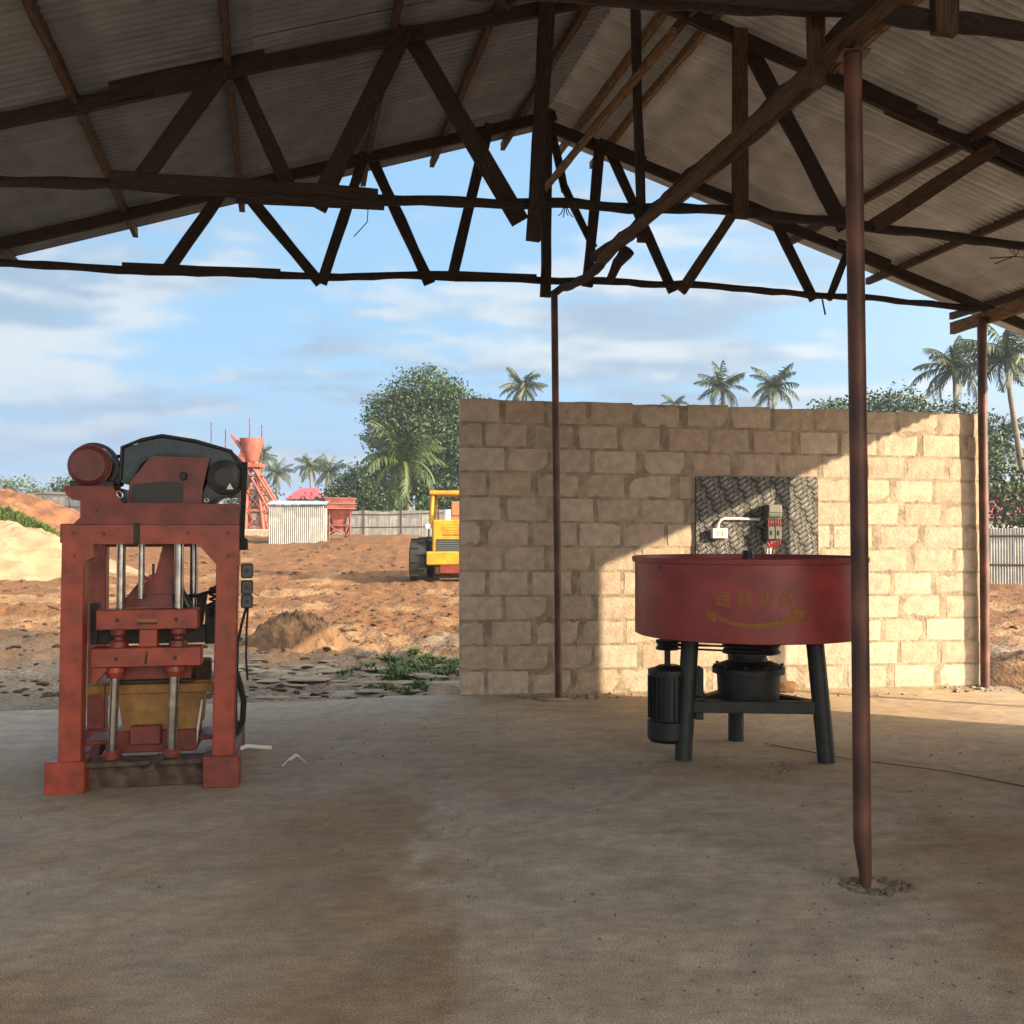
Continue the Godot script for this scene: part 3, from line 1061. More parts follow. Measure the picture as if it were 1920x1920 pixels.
func build_press() -> void:
	var t := thing("block_press", "red block making press with a black cowl and chrome guide rods", "machine", Vector3(-2.29, 0, -6.40), deg_to_rad(11.0))
	# front portal, z = 0 towards the viewer
	for s in [-1.0, 1.0]:
		var xt := -0.425 if s < 0 else 0.497
		var xb := -0.437 if s < 0 else 0.474
		var lean := Basis(Vector3.BACK, atan2(xb - xt, 1.4))
		put("leg", box_mesh(Vector3((xt + xb) / 2.0, 0.9, -0.07), Vector3(0.134, 1.42, 0.134), 0.006, lean), M.red, t)
		put("foot", box_mesh(Vector3(-0.459 if s < 0 else 0.465, 0.1, -0.08), Vector3(0.232 if s < 0 else 0.222, 0.2, 0.2), 0.006), M.red_deep if s > 0 else M.red, t)
		var xr := -0.516 if s < 0 else 0.40
		put("leg", box_mesh(Vector3(xr, 0.86, -1.25), Vector3(0.125, 1.4, 0.125), 0.006), M.red, t)
		put("foot", box_mesh(Vector3(xr - 0.03 if s < 0 else xr + 0.02, 0.09, -1.25), Vector3(0.21, 0.18, 0.2), 0.006), M.brown_steel if s > 0 else M.red_deep, t)
		put("side_beam", box_mesh(Vector3(-0.47 if s < 0 else 0.45, 1.6, -0.66), Vector3(0.11, 0.12, 1.12), 0.005), M.red, t)
		put("ground_beam", box_mesh(Vector3(-0.52 if s < 0 else 0.47, 0.075, -0.66), Vector3(0.1, 0.11, 1.0), 0.005), M.red_deep, t)
	put("portal_plate", prism_mesh([Vector2(-0.487, 1.652), Vector2(-0.487, 1.40), Vector2(-0.357, 1.40), Vector2(-0.357, 1.425), Vector2(-0.305, 1.455), Vector2(-0.305, 1.534), Vector2(0.312, 1.534), Vector2(0.43, 1.402), Vector2(0.566, 1.402), Vector2(0.566, 1.652), Vector2(0.56, 1.652), Vector2(-0.42, 1.652)], -0.14, 0.004), M.red, t)
	put("top_box", prism_mesh([Vector2(-0.43, 1.655), Vector2(-0.388, 1.70), Vector2(-0.388, 1.80), Vector2(-0.44, 1.81), Vector2(-0.475, 1.845), Vector2(-0.49, 1.893), Vector2(-0.2, 1.893), Vector2(-0.14, 1.787), Vector2(0.562, 1.787), Vector2(0.562, 1.655)], -0.62, -0.012), M.red_deep, t)
	put("rear_plate", box_mesh(Vector3(-0.05, 1.6, -1.25), Vector3(1.0, 0.2, 0.1), 0.005), M.red_deep, t)
	for q in [[-0.425, 1.6], [-0.25, 1.6], [0.25, 1.6], [0.5, 1.6], [-0.42, 1.46], [0.5, 1.46], [-0.3, 1.74], [0.1, 1.74], [0.48, 1.74]]:
		put("bolt", lathe_mesh([Vector2(0.0, 0.009), Vector2(0.011, 0.009), Vector2(0.013, 0.0)], 6, Vector3(q[0], q[1], 0.004 if q[1] < 1.66 else -0.012), Basis(Vector3.RIGHT, PI / 2)), M.red_deep, t)
	# vibrator motor on its shelf, seen end on
	var mo := put("motor", lathe_mesh([Vector2(0.0, 0.0), Vector2(0.1, 0.0), Vector2(0.125, -0.02), Vector2(0.128, -0.3), Vector2(0.1, -0.34), Vector2(0.0, -0.34)], 30, Vector3(-0.365, 2.03, -0.12), Basis(Vector3.RIGHT, PI / 2)), M.maroon, t)
	put("end_bell", lathe_mesh([Vector2(0.125, 0.0), Vector2(0.134, 0.0), Vector2(0.134, -0.03), Vector2(0.125, -0.035)], 30, Vector3(-0.365, 2.03, -0.16), Basis(Vector3.RIGHT, PI / 2)), M.maroon, mo)
	put("fan_band", lathe_mesh([Vector2(0.128, 0.0), Vector2(0.152, 0.0), Vector2(0.152, -0.05), Vector2(0.128, -0.05)], 30, Vector3(-0.352, 2.03, -0.22), Basis(Vector3.RIGHT, PI / 2)), M.black, mo)
	put("motor_foot", box_mesh(Vector3(-0.35, 1.914, -0.28), Vector3(0.27, 0.04, 0.24), 0.006), M.black, mo)
	put("terminal_box", box_mesh(Vector3(-0.22, 1.97, -0.3), Vector3(0.06, 0.13, 0.12), 0.008), M.black, mo)
	put("link_rod", cyl(Vector3(-0.24, 2.1, -0.3), Vector3(-0.16, 2.1, -0.3), 0.012, 10), M.black, t)
	put("link_rod", cyl(Vector3(-0.24, 1.96, -0.3), Vector3(-0.15, 1.96, -0.3), 0.01, 10), M.black, t)
	# hoist under its cowl
	var cw := mb(true)
	var out := [Vector2(-0.182, 1.93), Vector2(-0.2, 1.99), Vector2(-0.185, 2.06), Vector2(-0.171, 2.149), Vector2(-0.091, 2.171), Vector2(-0.05, 2.2), Vector2(-0.01, 2.217), Vector2(0.068, 2.228), Vector2(0.169, 2.217), Vector2(0.28, 2.196), Vector2(0.373, 2.171), Vector2(0.44, 2.16), Vector2(0.51, 2.131), Vector2(0.562, 2.078), Vector2(0.59, 1.99), Vector2(0.58, 1.901), Vector2(0.511, 1.847), Vector2(0.426, 1.84), Vector2(0.358, 1.794), Vector2(0.31, 1.81), Vector2(0.36, 2.06), Vector2(0.0, 2.09), Vector2(-0.12, 1.93)]
	cw.set_smooth_group(-1)
	var soft_out := smooth_outline(out, 4)
	prism(cw, soft_out, -0.62, -0.19)
	prism(cw, Geometry2D.offset_polygon(PackedVector2Array(soft_out), -0.008)[0], -0.19, -0.178)
	prism(cw, Geometry2D.offset_polygon(PackedVector2Array(soft_out), -0.02)[0], -0.178, -0.17)
	put("cowl", done(cw), M.black_teal, t)
	put("cowl_lip", tube_mesh([Vector3(-0.18, 1.94, -0.165), Vector3(-0.171, 2.15, -0.165), Vector3(-0.05, 2.2, -0.165), Vector3(0.07, 2.228, -0.165), Vector3(0.28, 2.197, -0.165), Vector3(0.5, 2.134, -0.165), Vector3(0.585, 2.0, -0.165), Vector3(0.575, 1.9, -0.165), Vector3(0.5, 1.845, -0.165)], 0.012, 8), M.black, t)
	var drum := put("motor_end", lathe_mesh([Vector2(0.0, 0.012), Vector2(0.06, 0.012), Vector2(0.11, 0.0), Vector2(0.118, -0.05), Vector2(0.118, -0.3), Vector2(0.0, -0.3)], 26, Vector3(0.462, 1.965, -0.15), Basis(Vector3.RIGHT, PI / 2)), M.black, t)
	put("warning_label", prism_mesh([Vector2(0.475, 1.885), Vector2(0.52, 1.885), Vector2(0.4975, 1.925)], -0.135, -0.133), M.white_plastic, drum)
	put("winch_case", prism_mesh([Vector2(-0.135, 1.787), Vector2(-0.118, 1.923), Vector2(0.011, 2.095), Vector2(0.372, 2.09), Vector2(0.33, 1.90), Vector2(0.322, 1.787)], -0.5, -0.13), M.maroon, t)
	put("case_opening", prism_mesh([Vector2(-0.11, 1.80), Vector2(-0.1, 1.91), Vector2(0.08, 1.932), Vector2(0.209, 1.926), Vector2(0.209, 1.80)], -0.3, -0.126), M.black, t)
	put("case_bolt", box_mesh(Vector3(0.212, 1.965, -0.12), Vector3(0.04, 0.05, 0.03), 0.006), M.iron_dark, t)
	put("hook_ring", ring_mesh(0.022, 0.007, Vector3(-0.155, 1.842, -0.005), Basis(Vector3.BACK, 0.6).scaled_local(Vector3(0.7, 1, 1)) * Basis(Vector3.RIGHT, PI / 2)), M.chrome, t)
	put("hook_ring", ring_mesh(0.012, 0.006, Vector3(0.365, 1.81, -0.01), Basis(Vector3.RIGHT, PI / 2)), M.chrome, t)
	# black belt that hangs down on the right
	put("hanging_strap", plank_mesh(0.56, 0.035, 0.02, 0.002), M.rubber, t, along(Vector3(0.592, 2.06, -0.1), Vector3(0.572, 1.50, -0.1), 0.0))
	put("strap_end", box_mesh(Vector3(0.582, 1.53, -0.1), Vector3(0.065, 0.075, 0.06), 0.01), M.rubber, t)
	put("guide_slot", box_mesh(Vector3(-0.052, 1.6, 0.006), Vector3(0.036, 0.13, 0.01), 0.003), M.iron_dark, t)
	# guide rods
	for r in [[-0.178, 1.54, 1.12, -0.2, 0.028], [0.177, 1.54, 1.12, -0.2, 0.03], [-0.056, 1.54, 1.18, -0.22, 0.02], [0.246, 1.54, 1.10, -0.42, 0.026]]:
		put("guide_rod", cyl(Vector3(r[0], r[1], r[3]), Vector3(r[0], r[2], r[3]), r[4], 18), M.chrome, t)
	for r in [[-0.198, 0.74, 0.17, -0.15, 0.028], [0.162, 0.74, 0.17, -0.15, 0.033]]:
		put("guide_rod", cyl(Vector3(r[0] , r[1], r[3]), Vector3(r[0] - 0.018, r[2], r[3]), r[4], 20), M.chrome, t)
		put("rod_socket", lathe_mesh([Vector2(0.0, 0.03), Vector2(0.045, 0.03), Vector2(0.06, 0.0), Vector2(0.06, -0.03), Vector2(0.0, -0.03)], 18, Vector3(r[0] - 0.018, 0.2, r[3])), M.red_deep, t)
		put("rod_collar", lathe_mesh([Vector2(0.0, 0.0), Vector2(0.055, 0.0), Vector2(0.06, -0.03), Vector2(0.05, -0.065), Vector2(0.0, -0.065)], 18, Vector3(r[0], 0.752, r[3])), M.red, t)
		put("rod_collar", lathe_mesh([Vector2(0.0, 0.0), Vector2(0.05, 0.0), Vector2(0.05, -0.03), Vector2(0.03, -0.045), Vector2(0.03, -0.065), Vector2(0.055, -0.075), Vector2(0.06, -0.11), Vector2(0.0, -0.11)], 18, Vector3(r[0] + 0.02, 0.99, r[3])), M.red_deep, t)
	# pressing head
	put("press_head", prism_mesh([Vector2(0.066, 1.532), Vector2(0.128, 1.532), Vector2(0.152, 1.34), Vector2(0.175, 1.24), Vector2(0.197, 1.115), Vector2(-0.208, 1.115), Vector2(-0.19, 1.16), Vector2(-0.10, 1.245), Vector2(-0.035, 1.29), Vector2(0.02, 1.345)], -0.5, -0.3), M.red_deep, t)
	put("head_rib", prism_mesh([Vector2(-0.10, 1.12), Vector2(-0.06, 1.2), Vector2(0.13, 1.2), Vector2(0.14, 1.12)], -0.3, -0.25), M.maroon, t)
	put("head_lug", prism_mesh([Vector2(-0.06, 1.30), Vector2(-0.01, 1.33), Vector2(0.0, 1.31), Vector2(-0.05, 1.285)], -0.32, -0.28), M.red, t)
	put("lever", cyl(Vector3(-0.17, 1.17, -0.35), Vector3(-0.05, 1.32, -0.35), 0.008, 8), M.black, t)
	put("lever", cyl(Vector3(0.0, 1.30, -0.33), Vector3(0.0, 1.40, -0.33), 0.008, 8), M.black, t)
	put("air_hose", tube_mesh([Vector3(0.2, 1.19, -0.3), Vector3(0.28, 1.19, -0.28), Vector3(0.37, 1.22, -0.22), Vector3(0.42, 1.26, -0.16)], 0.012, 8), M.black, t)
	put("damper", cyl(Vector3(0.18, 1.22, -0.25), Vector3(0.235, 1.12, -0.25), 0.03, 12), M.black, t)
	var ub := put("upper_beam", box_mesh(Vector3(0.0, 1.055, -0.165), Vector3(0.618, 0.128, 0.14), 0.006), M.red, t)
	put("yellow_mark", box_mesh(Vector3(-0.003, 1.048, -0.0945), Vector3(0.118, 0.014, 0.004), 0.001), M.yellow_dull, ub)
	put("slot", box_mesh(Vector3(0.0, 1.03, -0.0945), Vector3(0.12, 0.012, 0.004), 0.001), M.iron_dark, ub)
	put("slot", box_mesh(Vector3(0.0, 1.083, -0.0945), Vector3(0.1, 0.014, 0.004), 0.001), M.maroon, ub)
	for x in [-0.18, 0.175]:
		put("bolt", lathe_mesh([Vector2(0.0, 0.006), Vector2(0.012, 0.006), Vector2(0.012, 0.0)], 10, Vector3(x, 1.052, -0.095), Basis(Vector3.RIGHT, PI / 2)), M.iron_dark, ub)
	put("stub", box_mesh(Vector3(0.002, 0.935, -0.17), Vector3(0.112, 0.115, 0.1), 0.005), M.red, t)
	put("dark_plate", box_mesh(Vector3(-0.02, 0.94, -0.34), Vector3(0.72, 0.11, 0.12), 0.005), M.iron_dark, t)
	put("side_bracket", box_mesh(Vector3(-0.35, 1.02, -0.3), Vector3(0.05, 0.26, 0.1), 0.005), M.iron_dark, t)
	put("side_bracket", box_mesh(Vector3(0.36, 1.0, -0.36), Vector3(0.06, 0.26, 0.1), 0.005), M.iron_dark, t)
	put("coil_spring", coil_mesh(Vector3(0.39, 1.05, -0.3), 0.2, 0.03, 6), M.iron_dark, t)
	put("feed_chute", prism_mesh([Vector2(0.2, 1.12), Vector2(0.3, 1.19), Vector2(0.33, 1.19), Vector2(0.3, 0.99), Vector2(0.25, 0.96)], -0.5, -0.42), M.brown_steel, t)
	var lb := put("lower_beam", box_mesh(Vector3(-0.005, 0.817, -0.165), Vector3(0.668, 0.122, 0.14), 0.006), M.red, t)
	for x in [-0.185, 0.17]:
		put("bolt", lathe_mesh([Vector2(0.0, 0.006), Vector2(0.012, 0.006), Vector2(0.012, 0.0)], 10, Vector3(x, 0.81, -0.095), Basis(Vector3.RIGHT, PI / 2)), M.iron_dark, lb)
	put("scar", box_mesh(Vector3(-0.005, 0.81, -0.0945), Vector3(0.016, 0.08, 0.004), 0.002, Basis(Vector3.BACK, -0.12)), M.brown_steel, lb)
	put("beam_bracket", prism_mesh([Vector2(-0.335, 0.756), Vector2(-0.335, 0.66), Vector2(-0.31, 0.66), Vector2(-0.23, 0.756)], -0.22, -0.12), M.red, t)
	put("tamper", box_mesh(Vector3(0.02, 0.70, -0.38), Vector3(0.46, 0.1, 0.2), 0.006), M.red_deep, t)
	put("tamper_skirt", box_mesh(Vector3(0.02, 0.64, -0.38), Vector3(0.5, 0.02, 0.24), 0.004), M.iron_dark, t)
	put("side_plate", box_mesh(Vector3(0.29, 0.69, -0.45), Vector3(0.14, 0.13, 0.08), 0.005), M.brown_steel, t)
	# yellow mould
	put("mould_box", prism_mesh([Vector2(-0.222, 0.552), Vector2(0.305, 0.552), Vector2(0.29, 0.31), Vector2(-0.187, 0.31)], -0.75, -0.36), M.yellow_dull, t)
	put("mould_flange", box_mesh(Vector3(-0.012, 0.582, -0.55), Vector3(0.79, 0.066, 0.42), 0.006), M.yellow_dull, t)
	put("flange_lip", box_mesh(Vector3(-0.012, 0.622, -0.55), Vector3(0.74, 0.014, 0.4), 0.003), M.yellow_dull, t)
	put("mould_lug", box_mesh(Vector3(-0.3, 0.575, -0.33), Vector3(0.012, 0.075, 0.03), 0.002), M.yellow_dull, t)
	put("tray", box_mesh(Vector3(0.02, 0.24, -0.5), Vector3(0.52, 0.14, 0.34), 0.006), M.red_deep, t)
	put("tray_block", box_mesh(Vector3(-0.035, 0.29, -0.31), Vector3(0.19, 0.12, 0.06), 0.005), M.red_deep, t)
	put("rail", box_mesh(Vector3(-0.32, 0.25, -0.45), Vector3(0.18, 0.03, 0.3), 0.004), M.red_deep, t)
	put("rail", box_mesh(Vector3(0.35, 0.25, -0.5), Vector3(0.12, 0.03, 0.3), 0.004), M.red_deep, t)
	put("drip_edge", plank_mesh(0.3, 0.014, 0.01, 0.003), M.white_plastic, t, along(Vector3(0.31, 0.5, -0.34), Vector3(0.27, 0.2, -0.34)))
	# floor plate between the feet
	put("base_plate", box_mesh(Vector3(0.0, 0.165, -0.11), Vector3(0.74, 0.03, 0.19), 0.004), M.brown_steel, t)
	put("base_channel", box_mesh(Vector3(0.0, 0.075, -0.13), Vector3(0.7, 0.145, 0.05), 0.004), M.brown_steel, t)
	put("latch", plank_mesh(0.11, 0.04, 0.03, 0.006), M.iron_dark, t, along(Vector3(0.02, 0.14, -0.005), Vector3(0.11, 0.21, -0.03)))
	put("latch", plank_mesh(0.07, 0.03, 0.03, 0.006), M.brown_steel, t, along(Vector3(0.0, 0.12, 0.0), Vector3(0.06, 0.145, -0.01)))
	# switches on the right leg
	for k in 3:
		var sh: float = [0.095, 0.09, 0.085][k]
		var y: float = [1.36, 1.255, 1.165][k]
		var b := put("switch_box", box_mesh(Vector3(0.614, y, -0.06), Vector3(0.075, sh, 0.06), 0.01), M.dark_plastic, t)
		put("push_button", cyl(Vector3(0.614, y, -0.03), Vector3(0.614, y, -0.018), 0.014, 12), M.black, b)
		put("fixing_lug", box_mesh(Vector3(0.57, y + 0.04, -0.06), Vector3(0.03, 0.012, 0.02), 0.003), M.chrome, b)
	put("cable", tube_mesh([Vector3(0.62, 1.13, -0.06), Vector3(0.612, 0.98, -0.06), Vector3(0.61, 0.8, -0.06), Vector3(0.62, 0.66, -0.05)], 0.007, 8), M.rubber, t)
	put("cable", tube_mesh([Vector3(0.61, 1.13, -0.07), Vector3(0.58, 1.02, -0.09), Vector3(0.555, 0.9, -0.1), Vector3(0.545, 0.5, -0.1), Vector3(0.55, 0.35, -0.1)], 0.009, 8), M.rubber, t)
	put("hose_loop", tube_mesh([Vector3(0.53, 0.72, -0.2), Vector3(0.56, 0.62, -0.22), Vector3(0.585, 0.5, -0.25), Vector3(0.575, 0.36, -0.3), Vector3(0.52, 0.26, -0.35)], 0.02, 10), M.rubber, t)
# rounds an outline off


func smooth_outline(p: Array, n: int) -> Array:
	var out: Array = []
	var c := p.size()
	for i in c:
		for k in n:
			var q: Vector2 = (p[i] as Vector2).cubic_interpolate(p[(i + 1) % c], p[(i + c - 1) % c], p[(i + 2) % c], float(k) / n)
			out.append(q)
	return out


func ring_mesh(r: float, w: float, at: Vector3, basis: Basis) -> ArrayMesh:
	var pts: Array = []
	for k in 17:
		var a := TAU * k / 16.0
		pts.append(at + basis * Vector3(cos(a) * r, 0, sin(a) * r))
	return tube_mesh(pts, w, 6)


func coil_mesh(at: Vector3, h: float, r: float, turns: int) -> ArrayMesh:
	var pts: Array = []
	for k in turns * 10 + 1:
		var a := TAU * k / 10.0
		pts.append(at + Vector3(cos(a) * r, h * k / (turns * 10.0), sin(a) * r))
	return tube_mesh(pts, 0.008, 6)


# ---------------------------------------------------------------- pan mixer


func stroke(st: SurfaceTool, pts: Array, w0: float, w1: float, face: float, r: float) -> void:
	# a painted stroke laid on the drum: x is arc length, y height; fine steps so that it hugs the steel
	for i in pts.size() - 1:
		var p: Vector2 = pts[i]
		var q: Vector2 = pts[i + 1]
		var n := maxi(1, int(p.distance_to(q) / 0.03))
		var d := (q - p).normalized().orthogonal()
		for k in n:
			var a := p.lerp(q, float(k) / n)
			var b := p.lerp(q, float(k + 1) / n)
			var fa := (i + float(k) / n) / (pts.size() - 1.0)
			var fb := (i + float(k + 1) / n) / (pts.size() - 1.0)
			var wa := lerpf(w0, w1, fa) * 0.5
			var wb := lerpf(w0, w1, fb) * 0.5
			quad(st, on_drum(a - d * wa, face, r), on_drum(a + d * wa, face, r), on_drum(b + d * wb, face, r), on_drum(b - d * wb, face, r))


func on_drum(p: Vector2, face: float, r: float) -> Vector3:
	var t := face + p.x / r
	return Vector3(sin(t) * (r + 0.0016), p.y, cos(t) * (r + 0.0016))


func build_mixer() -> void:
	var c := Vector3(1.727, 0, -7.5)
	var t := thing("pan_mixer", "round red pan mixer on three black legs with motor beneath", "machine", c)
	var R := 0.822
	var drum := mb(true)
	lathe(drum, [Vector2(R - 0.01, 0.872), Vector2(R, 0.878), Vector2(R, 1.40)], 96)
	lathe(drum, [Vector2(R - 0.006, 1.43), Vector2(R - 0.006, 0.9), Vector2(0.0, 0.9)], 72)
	lathe(drum, [Vector2(0.0, 0.87), Vector2(R - 0.01, 0.872)], 72)
	var pan := put("pan", done(drum), M.mixer_red, t)
	put("rim", lathe_mesh([Vector2(R - 0.004, 1.392), Vector2(R + 0.02, 1.396), Vector2(R + 0.022, 1.428), Vector2(R + 0.012, 1.434), Vector2(R - 0.008, 1.432)], 96), M.mixer_red, t)
	put("mixing_shaft", lathe_mesh([Vector2(0.0, 1.475), Vector2(0.036, 1.475), Vector2(0.04, 1.46), Vector2(0.04, 0.95), Vector2(0.12, 0.93)], 16), M.black, t)
	for k in 3:
		var an := TAU * k / 3.0 + 0.4
		put("mixing_arm", cyl(Vector3(0, 1.1, 0), Vector3(sin(an) * 0.7, 1.05, cos(an) * 0.7), 0.025, 10), M.iron_dark, t)
	var latch := put("side_latch", box_mesh(on_drum(Vector2(-0.66, 1.36), -0.226, R), Vector3(0.03, 0.016, 0.012), 0.002), M.black, t)
	latch.set_meta("label", "small black latch")
	# painted words and arrow
	var face := atan2(-c.x, -c.z) # towards the viewer
	var glyphs := [
		[[0.4, 0.85, 0.85, 0.85], [0.32, 0.65, 0.95, 0.65], [0.6, 0.65, 0.42, 0.38, 0.85, 0.4], [0.75, 0.52, 0.9, 0.3], [0.12, 0.92, 0.22, 0.8], [0.05, 0.6, 0.22, 0.6, 0.12, 0.2], [0.05, 0.12, 0.25, 0.15, 0.95, 0.07]],
		[[0.08, 0.82, 0.45, 0.82], [0.25, 0.97, 0.12, 0.55, 0.45, 0.55], [0.28, 0.7, 0.28, 0.02], [0.05, 0.28, 0.48, 0.33], [0.55, 0.85, 0.92, 0.85], [0.5, 0.65, 0.98, 0.65], [0.74, 0.98, 0.62, 0.45, 0.9, 0.45, 0.75, 0.2], [0.65, 0.28, 0.85, 0.08]],
		[[0.48, 0.97, 0.56, 0.86], [0.08, 0.75, 0.92, 0.75], [0.48, 0.75, 0.4, 0.4, 0.12, 0.06], [0.43, 0.5, 0.78, 0.5, 0.72, 0.1, 0.56, 0.12]],
		[[0.5, 0.98, 0.4, 0.8], [0.16, 0.78, 0.16, 0.04], [0.16, 0.78, 0.86, 0.78, 0.86, 0.06, 0.72, 0.1], [0.38, 0.56, 0.64, 0.56, 0.64, 0.26, 0.38, 0.26, 0.38, 0.56]]]
	var gx := [-0.215, -0.075, 0.07, 0.19]
	for g in 4:
		var st := mb()
		for s in glyphs[g]:
			var pts: Array = []
			for k in range(0, s.size(), 2):
				pts.append(Vector2(gx[g] + s[k] * 0.108, 1.118 + s[k + 1] * 0.105))
			stroke(st, pts, 0.015, 0.018, face, R)
		put("painted_character", done(st), M.yellow_stencil, pan)
	var ar := mb()
	var curve: Array = []
	for k in 15:
		var f := k / 14.0
		curve.append(Vector2(lerpf(-0.24, 0.31, f), 0.99 + 0.075 * pow(absf(f - 0.52) / 0.52, 2.0)))
	stroke(ar, curve, 0.02, 0.055, face, R)
	stroke(ar, [Vector2(0.29, 1.06), Vector2(0.335, 1.07), Vector2(0.375, 1.085)], 0.12, 0.006, face, R)
	stroke(ar, [Vector2(-0.27, 1.075), Vector2(-0.2, 1.03)], 0.05, 0.06, face, R)
	put("painted_arrow", done(ar), M.yellow_stencil, pan)
	# legs
	for l in [[Vector3(-0.517, 0, 0.23), Vector3(-0.455, 0.885, 0.18), 0.062], [Vector3(0.476, 0, 0.30), Vector3(0.41, 0.885, 0.24), 0.062], [Vector3(0.005, 0, -0.45), Vector3(0.0, 0.885, -0.42), 0.06]]:
		put("leg", tube_mesh([l[0], l[0].lerp(l[1], 0.5), l[1]], l[2], 18), M.leg_black, t)
		put("leg_plate", box_mesh(l[1] + Vector3(0, -0.025, 0), Vector3(0.2, 0.014, 0.16), 0.003), M.iron_dark, t)
	put("cross_beam", box_mesh(Vector3(-0.015, 0.375, 0.24), Vector3(0.92, 0.085, 0.07), 0.005, Basis(Vector3.UP, -0.07)), M.leg_black, t)
	put("cross_beam", plank_mesh(0.86, 0.08, 0.07, 0.001), M.leg_black, t, along(Vector3(-0.48, 0.375, 0.2), Vector3(0.0, 0.375, -0.44)))
	put("cross_beam", plank_mesh(0.86, 0.08, 0.07, 0.001), M.leg_black, t, along(Vector3(0.45, 0.375, 0.26), Vector3(0.0, 0.375, -0.44)))
	put("bracket", box_mesh(Vector3(-0.4, 0.36, 0.2), Vector3(0.06, 0.16, 0.05), 0.005), M.iron_dark, t)
	# gearbox
	var gb := put("gearbox", lathe_mesh([Vector2(0.0, 0.40), Vector2(0.215, 0.40), Vector2(0.222, 0.44), Vector2(0.228, 0.58), Vector2(0.26, 0.585), Vector2(0.262, 0.625), Vector2(0.24, 0.64), Vector2(0.14, 0.675), Vector2(0.13, 0.70), Vector2(0.13, 0.88)], 36), M.iron_dark, t)
	for k in 10:
		var an := TAU * k / 10.0
		put("flange_bolt", lathe_mesh([Vector2(0.0, 0.016), Vector2(0.012, 0.016), Vector2(0.012, 0.0)], 6, Vector3(cos(an) * 0.246, 0.635, sin(an) * 0.246)), M.black, gb)
	put("belt_wheel", lathe_mesh([Vector2(0.0, 0.80), Vector2(0.2, 0.80), Vector2(0.21, 0.79), Vector2(0.195, 0.765), Vector2(0.21, 0.74), Vector2(0.21, 0.73), Vector2(0.0, 0.73)], 36, Vector3(0.02, -0.002, 0)), M.black, t)
	put("motor_pulley", lathe_mesh([Vector2(0.0, 0.835), Vector2(0.08, 0.835), Vector2(0.085, 0.825), Vector2(0.07, 0.8), Vector2(0.085, 0.775), Vector2(0.08, 0.765), Vector2(0.0, 0.765)], 24, Vector3(-0.61, 0, 0.12)), M.black, t)
	var bl := mb()
	for y in [0.785, 0.755]:
		for s in [-1.0, 1.0]:
			var p0 := Vector3(-0.61, y + 0.03, 0.12 + s * 0.075)
			var p1 := Vector3(0.02, y, s * 0.2)
			var ax := (p1 - p0).normalized()
			bx(bl, (p0 + p1) / 2.0, Vector3(p0.distance_to(p1), 0.014, 0.012), 0.002, Basis(ax, ax.cross(Vector3.BACK).cross(ax) * 0 + Vector3.UP, ax.cross(Vector3.UP)).orthonormalized())
	put("drive_belt", done(bl), M.rubber, t)
	# motor hung upright
	var mt := put("motor", lathe_mesh([Vector2(0.0, 0.655), Vector2(0.07, 0.655), Vector2(0.12, 0.63), Vector2(0.15, 0.625), Vector2(0.15, 0.59), Vector2(0.135, 0.585), Vector2(0.135, 0.27), Vector2(0.155, 0.262), Vector2(0.155, 0.14), Vector2(0.14, 0.115), Vector2(0.0, 0.105)], 30, Vector3(-0.60, 0, 0.12)), M.black, t)
	for k in 22:
		var an := TAU * k / 22.0
		put("cooling_fin", box_mesh(Vector3(-0.60, 0.43, 0.12) + Vector3(cos(an), 0, sin(an)) * 0.142, Vector3(0.022, 0.3, 0.006), 0.001, Basis(Vector3.UP, -an)), M.black, mt)
	put("motor_shaft", cyl(Vector3(-0.61, 0.64, 0.12), Vector3(-0.61, 0.8, 0.12), 0.022, 12), M.iron_dark, mt)
	put("motor_plate", box_mesh(Vector3(-0.40, 0.50, 0.08), Vector3(0.09, 0.27, 0.14), 0.006), M.iron_dark, t)
	put("motor_bracket", prism_mesh([Vector2(-0.4, 0.6), Vector2(-0.352, 0.6), Vector2(-0.35, 0.47), Vector2(-0.31, 0.42), Vector2(-0.4, 0.36)], 0.02, 0.05), M.iron_dark, t)


# ---------------------------------------------------------------- wall panel


func letters() -> Dictionary:
	return {"T": [31, 4, 4, 4, 4, 4, 4], "O": [14, 17, 17, 17, 17, 17, 14], "M": [17, 27, 21, 21, 17, 17, 17], "P": [30, 17, 17, 30, 16, 16, 16], "L": [16, 16, 16, 16, 16, 16, 31], "E": [31, 16, 16, 30, 16, 16, 31], "X": [17, 17, 10, 4, 10, 17, 17], " ": [0, 0, 0, 0, 0, 0, 0]}


